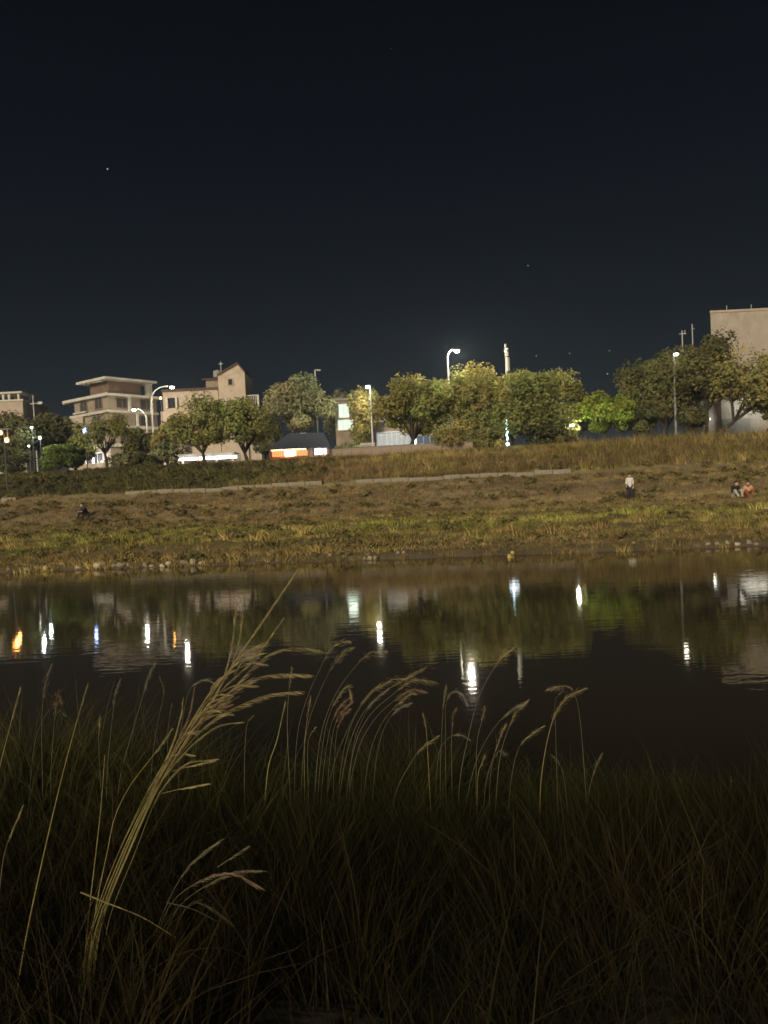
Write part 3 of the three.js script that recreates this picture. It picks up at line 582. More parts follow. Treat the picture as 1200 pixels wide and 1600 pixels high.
for (const [label, px, top, bottom, hw, depth, color] of [
  ['small dark tree filling the gap between the gabled house and the rounded tree', 412, 652, 714, 24, 80, DK], ['plain olive tree behind and left of the round tree with a bare trunk', 603, 618, 694, 34, 90, OL], ['olive tree tucked between the round tree and the tall lamp', 694, 596, 698, 38, 72, OL],
  ['brown olive tree behind the concrete utility pole', 800, 590, 696, 42, 70, BR], ['dim tree behind the bright shrub on its left', 900, 634, 690, 34, 70, DK], ['dim tree between the bright shrub and the tall dark tree', 992, 604, 680, 42, 69, OL], ['olive tree behind the brownish tree in the middle', 535, 612, 700, 26, 95, GY],
  ['dim tree at the left foot of the gabled house', 262, 664, 726, 24, 70, BR], ['low dark olive tree in front of the right foot of the corner house', 222, 672, 732, 22, 70, DK], ['thin olive tree hiding the left foot of the corner house', 118, 676, 730, 26, 66, OL]]) tree('background_tree', label, { px, depth, top, bottom, hw, color, leaves: 2200, lobes: 13, size: .3, gaps: .3 });
const SH = [['low olive shrub between the pointed trees and the parapet', 715, 655, 704, 36, BR], ['low dark shrub under the large dense tree', 868, 650, 700, 34, DK], ['low brown shrub at the foot of the pointed trees', 766, 668, 706, 30, BR], ['low dark shrub under the tall dark tree at right', 1012, 628, 680, 34, DK], ['low dark shrub left of the lit white wall', 1078, 634, 676, 28, DK], ['small grey shrub under the brownish middle tree', 546, 690, 712, 22, GY], ['low shrub under the left hand lamp poles', 228, 706, 738, 26, DK], ['low pale shrub at the right hand foot of the corner house', 196, 702, 734, 26, GY], ['low dark shrub at the left edge', 22, 700, 742, 36, DK], ['pale green shrub at the foot of the gabled house', 262, 690, 722, 24, GY]];
for (const [label, px, top, bottom, hw, color] of SH) tree('shrub', label, { px, depth: px > 900 ? 56.5 : px > 600 ? 58.5 : 64, top, bottom, hw, color, leaves: 1100, lobes: 9, size: .2, trunk: .05 });

// ---------------------------------------------------------------- grass as one mass on each bank
function bladeClump(n, h0, h1, w, spread, bend, segs = 3) {
  const pos = [], nor = [];
  for (let i = 0; i < n; i++) {
    const a = rr(0, 6.283), r = spread * Math.sqrt(rnd()), x = Math.cos(a) * r, z = Math.sin(a) * r, h = rr(h0, h1), b = rr(.15, 1) * bend * h, da = a + rr(-1.2, 1.2), f = rr(0, 6.283), ww = w * rr(.6, 1.3);
    let prev = null;
    for (let s = 0; s <= segs; s++) {
      const t = s / segs, q = V(x + Math.cos(da) * b * t * t, h * t * (1 - .12 * t * bend), z + Math.sin(da) * b * t * t), k = ww * (1 - t) / 2, e = V(Math.cos(f) * k, 0, Math.sin(f) * k);
      const cur = [V().subVectors(q, e), V().addVectors(q, e)];
      if (prev) { const nn = V(-Math.sin(f), .55, Math.cos(f)).normalize(); for (const v of s === segs ? [prev[0], prev[1], cur[0]] : [prev[0], prev[1], cur[1], prev[0], cur[1], cur[0]]) { pos.push(v.x, v.y, v.z); nor.push(nn.x, nn.y, nn.z); } }
      prev = cur;
    }
  }
  const g = new THREE.BufferGeometry(); g.setAttribute('position', new THREE.Float32BufferAttribute(pos, 3)); g.setAttribute('normal', new THREE.Float32BufferAttribute(nor, 3)); return g;
}
function scatter(name, label, geo, mat, spots) {
  const im = new THREE.InstancedMesh(geo, mat, spots.length), m = new THREE.Matrix4(), q = new THREE.Quaternion(), c = new THREE.Color();
  spots.forEach((s, i) => { q.setFromAxisAngle(V(0, 1, 0), s.turn); m.compose(s.p, q, V(s.k, s.k * (s.ky ?? 1), s.k)); im.setMatrixAt(i, m); im.setColorAt(i, c.setRGB(...s.c)); });
  im.name = numbered(name); im.castShadow = im.receiveShadow = true; scene.add(im); tag(stuff(im), label, 'grass'); return im;
}
const mixC = (a, b, t) => [lerp(a[0], b[0], t), lerp(a[1], b[1], t), lerp(a[2], b[2], t)];
{ // far bank
  reseed(99);
  const low = [], rough = [], reeds = [], put = (list, x, t, k, c, ky) => { const z = -(shoreDepth(x) + t); list.push({ p: V(x, H(x, z) - .03, z), turn: rr(0, 6.28), k, ky, c }); };
  const green = [.24, .25, .055], olive = [.29, .245, .075], tan = [.44, .315, .125], brown = [.25, .175, .085], dark = [.085, .085, .035];
  for (let i = 0; i < 46000; i++) {
    const x = rr(-38, 38), t = 34.3 * rnd() - .3, n = fbm(x * .13, t * .9, 3), n2 = fbm(x * .9, t * 1.2, 8), j = rr(.6, 1.4);
    let c, k = rr(.7, 1.3), ky = 1, list = low;
    if (t < 3.4) { c = mixC(brown, mixC(tan, olive, .5), clamp(.5 + n + n2 * .5, 0, 1)); if (t < 1.0 && rnd() < .4) continue; k *= .5 + .4 * Math.max(0, n2 + n); ky = .7; list = rnd() < .4 ? rough : low; }
    else if (t < 11.5) { const gz = clamp(.62 + n * 1.1 + (t > 6 ? .2 : -.12), 0, 1); c = mixC(tan, green, gz); k *= .65 + .4 * n2; ky = .75; if (n2 > .35 && t < 8) list = rough; if (n2 < -.35 && rnd() < .7) continue; }
    else if (t < 18) { if (fbm(x * .12, t * .9, 11) < .0 && rnd() < .6) continue; c = mixC(brown, olive, clamp(.4 + n, 0, 1)); k *= .6; }
    else if (t < 24) { c = mixC(brown, mixC(tan, olive, .4), clamp(.4 + n + .6 * n2, 0, 1)); k *= .7; ky = .8; if (rnd() < .1) continue; }
    else if (t < 25.4) { if (rnd() < .7) continue; c = mixC(olive, green, clamp(.4 + n, 0, 1)); k *= .6; }
    else if (t < 31) { const left = clamp((-x - 4) / 8, 0, 1); c = mixC(mixC(brown, tan, clamp(.45 + n + n2 * .6, 0, 1)), dark, left * .85); k *= .85 + .3 * n2; c = mixC(c, green, clamp(.1 + n, 0, .6)); if (x > 12 + 3 * n2 && rnd() < .6) { list = reeds; c = mixC(c, olive, .3).map((v) => v * .8); ky = rr(.3, .8); } else if (rnd() < .5) list = rough; }
    else { c = mixC(olive, x < -4 ? dark : green, .5); k *= .8; }
    const band = 1 + .6 * fbm(x * .05, t * 1.0, 17) + (Math.abs(t - 7.6) < .5 || Math.abs(t - 12.8) < .5 ? .35 : 0); put(list, x, t, k, c.map((v) => v * j * band), ky);
  }
  scatter('short_grass', 'short green and tan grass over the far river bank', bladeClump(16, .16, .42, .035, .3, .7, 2), M.farBlades, low);
  scatter('rough_grass', 'rough brown tufts and weeds over the far bank', bladeClump(20, .25, .75, .05, .34, .6, 2), M.farBlades, rough);
  scatter('dry_reeds', 'tall dry brown reeds on the upper right of the far bank', bladeClump(18, .7, 1.5, .05, .32, .45, 2), M.farBlades, reeds);
}
{ // weeds and low shrubbery in leafy clumps, and the dark shrubbery along the left crest
  reseed(150);
  const spots = [], hedge = [], [leafy] = crownGeo(V(0, 0, 0), .5, .42, .5, 7, 150, .1, 0), [bushy] = crownGeo(V(5, 0, 0), .75, .6, .75, 10, 420, .13, 0);
  leafy.deleteAttribute('color'); bushy.deleteAttribute('color');
  for (let i = 0; i < 5200; i++) {
    const x = rr(-38, 38), t = rr(.6, 31), n = fbm(x * .2, t * .6, 21), z = -(shoreDepth(x) + t);
    if (n < .02 || (t > 23 && t < 25.3 && rnd() < .6)) continue;
    const c = mixC([.24, .19, .08], [.18, .17, .06], clamp(rnd() + n * .6 - .2, 0, 1)), f = rr(.55, 1.3); for (let a = 0; a < 3; a++) c[a] *= f;
    spots.push({ p: V(x, H(x, z) + .08, z), turn: rr(0, 6.28), k: rr(.35, 1.0) * (t < 18 ? .8 : 1), ky: rr(.6, 1.1), c });
  }
  for (let i = 0; i < 900; i++) { const x = rr(-38, -3), t = rr(26.5, 33), z = -(shoreDepth(x) + t); if (x > -9 && rnd() < (x + 9) / 6) continue; hedge.push({ p: V(x, H(x, z) + .1, z), turn: rr(0, 6.28), k: rr(.35, 1.05) * (t > 30.5 ? .5 : 1) * (1 + .5 * fbm(x * .3, t, 31)), ky: rr(.5, .9), c: mixC([.07, .075, .032], [.14, .12, .05], rnd()) }); }
  tag(scatter('leafy_weeds', 'leafy weeds in brown and green clumps over the far bank', leafy, M.farBlades, spots), 'leafy weeds in brown and green clumps over the far bank', 'weeds');
  tag(scatter('shrubbery', 'dark low shrubbery along the left crest of the far bank', bushy, M.farBlades, hedge), 'dark low shrubbery along the left crest of the far bank', 'shrubbery');
}
{ // near bank
  reseed(123);
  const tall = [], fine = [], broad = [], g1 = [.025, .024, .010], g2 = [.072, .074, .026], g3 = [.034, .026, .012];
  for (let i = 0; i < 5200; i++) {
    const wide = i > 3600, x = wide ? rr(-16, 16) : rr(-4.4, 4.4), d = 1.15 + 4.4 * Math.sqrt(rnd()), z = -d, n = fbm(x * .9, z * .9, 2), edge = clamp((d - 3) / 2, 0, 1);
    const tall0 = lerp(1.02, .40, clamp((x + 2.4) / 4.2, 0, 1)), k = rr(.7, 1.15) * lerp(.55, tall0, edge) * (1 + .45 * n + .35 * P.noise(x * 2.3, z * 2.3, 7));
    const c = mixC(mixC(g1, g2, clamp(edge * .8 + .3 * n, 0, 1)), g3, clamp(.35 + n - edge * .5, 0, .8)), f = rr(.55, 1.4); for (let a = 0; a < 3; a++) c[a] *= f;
    (rnd() < .13 ? broad : rnd() < .5 ? tall : fine).push({ p: V(x, H(x, z) - .04, z), turn: rr(0, 6.28), k, c });
  }
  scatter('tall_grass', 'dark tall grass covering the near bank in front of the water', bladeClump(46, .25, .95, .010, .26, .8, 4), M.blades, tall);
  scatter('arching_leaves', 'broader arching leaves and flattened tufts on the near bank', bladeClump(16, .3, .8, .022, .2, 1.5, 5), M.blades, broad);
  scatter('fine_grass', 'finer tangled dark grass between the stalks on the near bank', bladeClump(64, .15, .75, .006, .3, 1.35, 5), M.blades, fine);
}

// ---------------------------------------------------------------- stones at the waterline
function stoneGeo(w, h, d) {
  const g = new THREE.IcosahedronGeometry(.5, 2), p = g.attributes.position, o = rr(0, 50);
  for (let i = 0; i < p.count; i++) { const v = V(p.getX(i), p.getY(i), p.getZ(i)), k = 1 + .35 * P.noise(v.x * 2.4 + o, v.y * 2.4, v.z * 2.4) + .12 * P.noise(v.x * 7 + o, v.y * 7, v.z * 7); p.setXYZ(i, v.x * k * w, Math.max(v.y * k, -.3) * h, v.z * k * d); }
  g.computeVertexNormals(); return g;
}
reseed(31);
const stones = [[14, 886, 9, 4, 'small flat pale stone nearest the left edge on the far waterline'], [42, 886, 10, 6, 'small pale stone, second from the left on the far waterline'], [72, 889, 10, 9, 'yellowish stone standing alone at the water left of the long pale stone'], [122, 887, 12, 5, 'flat dull stone just left of the long pale stone'], [155, 884, 20, 11, 'long pale stone, the largest at left on the waterline'], [178, 884, 10, 6, 'small stone touching the long pale stone on its right'], [190, 881, 20, 9, 'wide pale stone right of the long pale stone'], [201, 877, 8, 7, 'upright little stone perched behind the wide pale stone'], [227, 880, 9, 8, 'small stone alone in the middle of the left stone row'], [237, 885, 8, 5, 'tiny flat stone in the gap of the left stone row'], [254, 885, 9, 8, 'small stone at the water left of the pinkish pair'], [264, 879, 13, 9, 'rounded grey stone left of the pinkish pair'], [288, 879, 17, 10, 'left stone of the large pinkish pair'], [302, 877, 13, 12, 'right and taller stone of the large pinkish pair'], [314, 880, 9, 6, 'small grey stone just right of the pinkish pair'], [468, 884, 7, 5, 'tiny pale stone in the water beside the tall stalk tip'], [516, 868, 8, 7, 'small stone on the grass left of the white heap'], [570, 874, 9, 7, 'left stone of the white heap on the middle waterline'], [578, 873, 10, 8, 'middle stone of the white heap on the middle waterline'], [587, 873, 9, 8, 'right stone of the white heap on the middle waterline'], [622, 864, 8, 6, 'small pale stone right of the white heap'], [631, 863, 8, 6, 'second small pale stone right of the white heap'], [683, 880, 9, 5, 'low dull stone in the water at the middle'], [756, 882, 6, 5, 'tiny yellow stone in the water left of the upright one'], [796, 884, 7, 13, 'upright yellow stone standing in the water'], [801, 864, 8, 7, 'yellow stone on the shore above the upright one'], [990, 849, 8, 5, 'tiny pale stone on the shore below the standing person'], [1106, 850, 9, 6, 'small pale stone, leftmost on the right hand shore'], [1120, 850, 10, 6, 'pale stone, second on the right hand shore'], [1136, 849, 9, 7, 'pale stone, third on the right hand shore'], [1152, 851, 11, 7, 'wide pale stone on the right hand shore'], [1170, 848, 9, 9, 'upright pale stone below the seated pair'], [1182, 851, 10, 6, 'flat pale stone close to the right edge']];
for (const [px, py, w, h, label] of stones) {
  const g0 = ground(px, py + h * .3, 12, 60) ?? stand(px, 28), p = g0.y < 0.02 ? V(g0.x, .0, g0.z) : g0;
  let q = at(px, py + h * .3, shoreDepth(p.x) - .5);
  const sd = shoreDepth(p.x), pp = stand(px, clamp(-p.z, sd - .9, sd + (py < 870 ? 1.0 : .3))), k = -pp.z / F;
  const m = mesh('stone', stoneGeo(w * k * .85, h * k * 1.0, w * k * .7), /yellow/.test(label) ? M.yellowStone : pick(M.stone), scene);
  m.position.copy(pp).setY(Math.max(pp.y, -.08) + h * k * .25); m.rotation.y = rr(0, .6); tag(m, label, 'stone', 'stones along the far waterline');
}
// ---------------------------------------------------------------- people
function smin(a, b, k) { const h = Math.max(k - Math.abs(a - b), 0) / k; return Math.min(a, b) - h * h * k * .25; }
function field(bones, k = .05) { // tapered capsules joined smoothly
  return (x, y, z) => {
    let d = 1e3;
    for (const [a, b, r0, r1] of bones) {
      const bx_ = b[0] - a[0], by = b[1] - a[1], bz = b[2] - a[2], px = x - a[0], py = y - a[1], pz = z - a[2], l = bx_ * bx_ + by * by + bz * bz || 1e-6, t = clamp((px * bx_ + py * by + pz * bz) / l, 0, 1);
      d = smin(d, Math.hypot(px - bx_ * t, py - by * t, pz - bz * t) - lerp(r0, r1, t), k);
    }
    return d;
  };
}
function sdfMesh(f, c, half, res) {
  const mc = new MarchingCubes(res, M.skin, false, false, 120000), hs = res / 2;
  mc.isolation = 0;
  for (let k = 0; k < res; k++) for (let j = 0; j < res; j++) for (let i = 0; i < res; i++) mc.field[i + j * res + k * res * res] = -f(c[0] + (i - hs) / hs * half, c[1] + (j - hs) / hs * half, c[2] + (k - hs) / hs * half);
  mc.update();
  const n = mc.count ?? mc.geometry.drawRange.count, g = new THREE.BufferGeometry(), p = mc.positionArray.slice(0, n * 3), q = mc.normalArray.slice(0, n * 3);
  for (let i = 0; i < n; i++) for (let a = 0; a < 3; a++) p[i * 3 + a] = p[i * 3 + a] * half + c[a];
  g.setAttribute('position', new THREE.BufferAttribute(p, 3)); g.setAttribute('normal', new THREE.BufferAttribute(q, 3)); return g;
}
// a relaxed hand hanging along -y: palm, four bent fingers, thumb
const handF = field([[[-.025, -.02, 0], [-.022, -.085, .004], .014, .012], [[.025, -.02, 0], [.022, -.085, .004], .014, .012], [[0, 0, 0], [0, -.085, .004], .02, .014],
  [[-.028, -.088, .004], [-.03, -.125, .012], .0095, .009], [[-.03, -.125, .012], [-.029, -.15, .03], .009, .008], [[-.009, -.09, .004], [-.01, -.133, .012], .0098, .009], [[-.01, -.133, .012], [-.01, -.162, .032], .009, .008],
  [[.01, -.09, .004], [.011, -.13, .012], .0096, .009], [[.011, -.13, .012], [.011, -.158, .032], .009, .008], [[.028, -.086, .004], [.031, -.118, .012], .009, .008], [[.031, -.118, .012], [.031, -.138, .027], .008, .0075],
  [[-.03, -.035, .004], [-.055, -.07, .02], .013, .01], [[-.055, -.07, .02], [-.06, -.1, .03], .01, .009]], .012);
let handGeo = null;
function hand(from, to, mirror) { // placed at the wrist, pointing on along the forearm
  handGeo ??= sdfMesh(handF, [0, -.075, .01], .105, 56);
  const g = handGeo.clone(); if (mirror) g.scale(-1, 1, 1);
  const q = new THREE.Quaternion().setFromUnitVectors(V(0, -1, 0), V(...to).sub(V(...from)).normalize());
  return g.applyQuaternion(q).translate(...to);
}
function person(label, pos, turn, J, cloth) {
  const o = thing('person', label, 'person', pos, turn);
  const h = J.head, n = J.neck, fw = J.face ?? [0, 0, 1], add = (a, f, u = 0, s = 0) => [a[0] + fw[0] * f + fw[2] * s, a[1] + u, a[2] + fw[2] * f - fw[0] * s];
  const mid = (a, b, t = .5) => a.map((v, i) => lerp(v, b[i], t));
  const head = [[add(h, -.01, .04), add(h, .02, -.03), .095, .082], [add(h, .03, -.05), add(h, .055, -.085), .06, .042], [add(h, .09, -.01), add(h, .112, -.028), .012, .016], [add(h, -.005, -.01, .088), add(h, -.005, -.03, .088), .018, .014], [add(h, -.005, -.01, -.088), add(h, -.005, -.03, -.088), .018, .014]];
  const arms = [], legs = [];
  for (const s of ['l', 'r']) { const A = J[s + 'A'], L = J[s + 'L']; arms.push([A[0], A[1], .052, .042], [A[1], A[2], .041, .029]); legs.push([L[0], L[1], .085, .06], [L[1], L[2], .058, .04], [L[2], L[3], .042, .034]); }
  const torso = [[J.hipC, J.chest, .13, .125], [mid(J.lA[0], J.rA[0], .14), mid(J.lA[0], J.rA[0], .86), .07, .07], [mid(J.lL[0], J.rL[0], .1), mid(J.lL[0], J.rL[0], .9), .105, .105], [n, h, .056, .055], [J.chest, n, .1, .06]];
  const c = J.centre, half = J.half;
  const body = mesh('body', [sdfMesh(field([...head, ...arms, ...legs, ...torso], .04), c, half, 104), hand(J.lA[1], J.lA[2], false), hand(J.rA[1], J.rA[2], true)], M.skin, o);
  const eyes = [.032, -.032].map((s) => new THREE.SphereGeometry(.012, 8, 6).translate(...add(h, .084, .012, s)));
  mesh('eyes', eyes, M.hair, o);
  mesh('mouth', new THREE.SphereGeometry(.5, 8, 6).scale(.04, .01, .012).translate(...add(h, .088, -.066)), M.rustCloth, o);
  const grow = (l, k) => l.map(([a, b, r0, r1]) => [a, b, r0 + k, r1 + k]);
  mesh('hair', sdfMesh((f => (x, y, z) => Math.max(f(x, y, z), -(Math.hypot(x - add(h, .13, -.035)[0], y - add(h, .13, -.035)[1], z - add(h, .13, -.035)[2]) - .115)))(field([[add(h, -.02, .05), add(h, -.045, J.long ? -.16 : -.03), .105, J.long ? .075 : .085]], .03)), h, .34, 44), M.hair, o);
  mesh('shirt', sdfMesh(field([...grow(torso.slice(0, 2), .024), [J.chest, n, .115, .07], ...grow(arms.filter((_, i) => J.longSleeve || i % 2 === 0), .016)], .05), c, half, 96), cloth.shirt, o);
  mesh('trousers', sdfMesh(field([...grow(legs.filter((_, i) => i % 3 < 2), .02), [...torso[2].slice(0, 2), .13, .13]], .05), c, half, 96), cloth.trousers, o);
  for (const s of ['l', 'r']) { const L = J[s + 'L']; mesh('shoe', sdfMesh(field([[L[2].map((v, i) => i === 1 ? v - .035 : v), L[3], .05, .042]], .02), L[3], .22, 28), M.shoe, o); }
  return o;
}
{
  const g = ground(985, 783) ?? stand(985, 42);
  person('person in a white top and dark trousers standing on the far bank', g, -.25, {
    head: [0, 1.58, .02], neck: [0, 1.42, 0], chest: [0, 1.25, 0], hipC: [0, .95, 0], centre: [0, .86, 0], half: .95, long: false,
    lA: [[.165, 1.37, 0], [.215, 1.1, -.02], [.19, .87, .08]], rA: [[-.165, 1.37, 0], [-.22, 1.1, -.03], [-.2, .86, .06]],
    lL: [[.09, .92, 0], [.11, .5, .03], [.12, .09, 0], [.15, .04, .16]], rL: [[-.09, .92, 0], [-.11, .5, .02], [-.12, .09, -.02], [-.16, .04, .14]],
  }, { shirt: M.whiteCloth, trousers: M.darkCloth }).scale.setScalar(.92);
  const sit = (k) => ({
    head: [.02 * k, .80, .1], neck: [0, .64, .03], chest: [0, .47, .0], hipC: [0, .14, -.08], centre: [0, .42, .2], half: .62,
    lL: [[.1, .12, -.06], [.17, .42, .32], [.1, .09, .52], [.12, .045, .68]], rL: [[-.1, .12, -.06], [-.18, .4, .3], [-.08, .09, .48], [-.1, .045, .64]],
  });
  const a = ground(1149, 778) ?? stand(1149, 41), b = ground(1169, 778) ?? stand(1169, 41);
  person('person in a black top and pale trousers seated on the bank, left of the pair', a, .1, { ...sit(1), face: [.3, 0, .95], longSleeve: true, lA: [[.18, .6, .02], [.25, .38, .18], [.1, .33, .36]], rA: [[-.18, .6, .02], [-.25, .37, .16], [-.08, .33, .36]] }, { shirt: M.blackCloth, trousers: M.paleCloth });
  person('person in a peach top and rust trousers seated on the bank, right of the pair', b, -.2, { ...sit(-1), long: true, face: [-.2, 0, .98], lA: [[.18, .6, .02], [.27, .36, .06], [.2, .24, .26]], rA: [[-.18, .6, .02], [-.25, .37, .16], [-.1, .34, .36]] }, { shirt: M.peachCloth, trousers: M.rustCloth });
  const c = ground(134, 809) ?? stand(134, 46);
  person('person in dark clothes crouching alone on the left part of the far bank', c, -.9, { ...sit(1), head: [0, .82, .2], neck: [0, .66, .1], chest: [0, .48, .03], lA: [[.18, .62, .08], [.27, .4, .26], [.2, .38, .46]], rA: [[-.18, .62, .08], [-.24, .42, .28], [-.14, .42, .5]] }, { shirt: M.darkCloth, trousers: M.blackCloth });
}

// ---------------------------------------------------------------- stalks of silver grass on the near bank
// each stalk: [points in the photograph], depth, thickness in pixels, plume start (share of the length) or 1, plume width in pixels, droop side
function curve(pts, depth, dz = 0) {
  const n = pts.length, c = new THREE.CatmullRomCurve3(pts.map(([x, y], i) => at(x, y, depth + dz * i / (n - 1))), false, 'centripetal'); return c;
}
function slivers(c, s0, width, n, len, side, out) {
  // thin spikelets that hug the rachis, spread a little and nod to one side
  for (let i = 0; i < n; i++) {
    const s = s0 + (1 - s0) * Math.pow(rnd(), .9), p = c.getPointAt(Math.min(s, .999)), t = c.getTangentAt(Math.min(s, .999)), u = (s - s0) / (1 - s0), env = Math.pow(Math.sin(Math.PI * Math.min(1, .12 + u * .86)), .7);
    const d = V(rr(-1, 1), rr(-1, 1), rr(-1, 1)); d.addScaledVector(t, -d.dot(t)).normalize();
    const L = len * rr(.5, 1.2) * (.35 + env * .65), sp = width * env * rr(.1, 1.5), q = V().copy(p).addScaledVector(t, L).addScaledVector(d, sp); q.y -= side * L * .22;
    const m = V().lerpVectors(p, q, .55).addScaledVector(d, sp * .3), w = V().crossVectors(t, d).normalize().multiplyScalar(rr(.0005, .001));
    const nn = V().copy(d).add(V(0, .3, .4)).normalize();
    for (const v of [p, V().addVectors(m, w), V().subVectors(m, w), V().addVectors(m, w), q, V().subVectors(m, w)]) { out.pos.push(v.x, v.y, v.z); out.nor.push(nn.x, nn.y, nn.z); out.uv.push(0, 0); }
  }
}
function toGeo(out) { const g = new THREE.BufferGeometry(); g.setAttribute('position', new THREE.Float32BufferAttribute(out.pos, 3)); g.setAttribute('normal', new THREE.Float32BufferAttribute(out.nor, 3)); g.setAttribute('uv', new THREE.Float32BufferAttribute(out.uv, 2)); return g; }
function stalk(o, depth, pts, th, s0 = 1, pw = 0, mat = M.straw, pmat = M.plume, dz = 0, droop = 1) {
  if (depth > 4) { // down to its root
    const f = at(...pts[0], depth), n2 = at(...pts[1], depth), h = H(f.x, f.z), dy = Math.max(.2, n2.y - f.y), x = f.x - (n2.x - f.x) / dy * Math.min(f.y - h, .5) * .5;
    if (f.y > h + .05) pts = [project(V(x, h - .03, f.z)), ...pts];
    const tot = (l) => l.reduce((s, p, i) => i ? s + Math.hypot(p[0] - l[i - 1][0], p[1] - l[i - 1][1]) : 0, 0), whole = tot(pts), old = tot(pts.slice(f.y > h + .05 ? 1 : 0));
    s0 = 1 - (1 - s0) * old / whole; th *= .72;
  } else th *= .8;
  const c = curve(pts, depth, dz), k = depth / F, n = Math.max(10, Math.round(c.getLength() / .05)), P0 = [], R = [];
  for (let i = 0; i <= n; i++) { P0.push(c.getPointAt(i / n)); R.push(th * k / 2 * lerp(1, .35, i / n)); }
  const org = o.position, g = tube(P0, R, 5).translate(-org.x, -org.y, -org.z), st = mesh('stalk', g, mat, o);
  if (s0 < 1) {
    const out = { pos: [], nor: [], uv: [] }, len = c.getLength() * (1 - s0);
    slivers(c, s0, pw * k * .6, Math.round(clamp(len * 520, 36, 170)), clamp(len * .32, .02, .055), droop, out);
    mesh('plume', toGeo(out).translate(-org.x, -org.y, -org.z), pmat, st);
  }
  return st;
}
function clump(label, px, py, depth, category = 'grass plant') { const b = at(px, py, depth), g = V(b.x, H(b.x, b.z), b.z); return thing('silver_grass', label, category, g); }
reseed(404);
{ // the big leaning bundle at the left
  const D = 2.55, o = clump('big leaning bundle of straw coloured silver grass at the left', 128, 1600, D);
  const main = [
    [[118, 1600], [138, 1470], [178, 1350], [232, 1240], [280, 1160], [345, 1065], [400, 985], [460, 897]], [[126, 1600], [150, 1455], [190, 1345], [240, 1235], [290, 1150], [362, 1040], [376, 985], [380, 935]],
    [[122, 1600], [142, 1462], [184, 1348], [236, 1238], [284, 1158], [340, 1080], [360, 1020], [368, 962], [375, 940]], [[134, 1600], [152, 1450], [196, 1340], [246, 1230], [296, 1150], [360, 1080], [398, 1040], [430, 1017], [470, 1012], [500, 1016]],
    [[138, 1600], [156, 1446], [200, 1335], [252, 1222], [300, 1150], [350, 1095], [400, 1060], [440, 1053], [484, 1054]], [[140, 1600], [160, 1440], [205, 1325], [256, 1216], [306, 1150], [340, 1120], [380, 1100], [420, 1085], [470, 1080]],
    [[124, 1600], [148, 1460], [188, 1350], [240, 1240], [288, 1165], [340, 1085], [396, 1030], [440, 970]], [[130, 1600], [150, 1452], [192, 1342], [244, 1228], [286, 1150], [330, 1080], [372, 1035], [412, 1020]],
    [[116, 1600], [136, 1475], [176, 1355], [226, 1245], [262, 1180], [282, 1120], [286, 1094]], [[120, 1600], [140, 1470], [182, 1355], [232, 1245], [272, 1170], [296, 1115], [304, 1075]], [[150, 1580], [170, 1440], [208, 1340], [254, 1232], [290, 1195], [335, 1186]],
    [[128, 1600], [146, 1465], [186, 1352], [238, 1236], [278, 1165], [322, 1120], [366, 1092]], [[132, 1600], [154, 1452], [198, 1338], [250, 1226], [296, 1168], [340, 1135], [378, 1128]], [[136, 1600], [158, 1448], [202, 1332], [254, 1220], [300, 1142], [350, 1088], [390, 1062]],
  ];
  main.forEach((p, i) => stalk(o, D + rr(-.1, .1), p, rr(1.5, 2.7), i === 0 ? .8 : i < 3 ? .76 : i < 6 ? .74 : .70, i === 0 ? 2.6 : i < 6 ? 4.6 : 3.6, M.straw, i > 7 && i % 2 ? M.plumePink : M.plume, rr(-.15, .15), i > 2 && i < 6 ? 1.6 : .6));
  // short side spikelets fanning out at the head of the bundle
  for (let i = 0; i < 17; i++) { const u = rnd(), x = lerp(262, 372, u) + rr(-12, 10), y = lerp(1185, 1040, u) + rr(-12, 12), a = rr(-1.15, -.3), L = rr(28, 72); stalk(o, D + rr(-.1, .1), [[x, y], [x + Math.cos(a) * L * .5, y + Math.sin(a) * L * .5], [x + Math.cos(a + .25) * L, y + Math.sin(a + .25) * L]], 1.6, .15, 3.6, M.straw, rnd() < .35 ? M.plumePink : M.plume, rr(-.05, .05), 1); }
  stalk(o, D, [[252, 1240], [285, 1232], [324, 1224]], 1.6, .35, 1.8); stalk(o, D, [[268, 1205], [305, 1195], [336, 1187]], 1.6, .3, 2.6);
  // broken leaf crossing the foot of the bundle
  stalk(o, D - .1, [[126, 1394], [165, 1410], [220, 1432], [275, 1465]], 3.4, 1, 0, M.straw); stalk(o, D - .05, [[124, 1543], [170, 1528], [228, 1502]], 2.6, 1, 0, M.strawDim);
  stalk(o, D + .1, [[62, 1580], [105, 1500], [140, 1420], [165, 1352]], 1.6, 1, 0, M.strawDim); stalk(o, D + .1, [[86, 1600], [112, 1530], [130, 1470]], 1.6, 1, 0, M.strawDim);
}
const S = (label, depth, px, py, list) => { const o = clump(label, px, py, depth); for (const a of list) stalk(o, depth, ...a); return o; };
S('tall single straw stem standing left of the leaning bundle', 2.5, 28, 1560, [[[[20, 1600], [33, 1510], [50, 1420], [72, 1320], [98, 1210], [120, 1128], [137, 1070]], 4, .93, 4]]);
S('straw stem cut off by the left edge of the picture', 2.7, -60, 1560, [[[[-75, 1600], [-40, 1380], [-8, 1230], [12, 1150], [32, 1074]], 4, .9, 4], [[[-30, 1560], [-2, 1400], [8, 1330], [34, 1262]], 3, .8, 4, M.strawDim]]);
S('short upright straw stem between the tall stem and the bundle', 2.6, 130, 1560, [[[[126, 1600], [138, 1440], [148, 1350], [157, 1270], [164, 1180]], 3.6, 1, 0]]);
S('kinked straw stem just left of the leaning bundle', 2.6, 150, 1560, [[[[128, 1600], [150, 1420], [168, 1330], [180, 1275], [205, 1225], [240, 1180], [268, 1140]], 3.2, .9, 4]]);
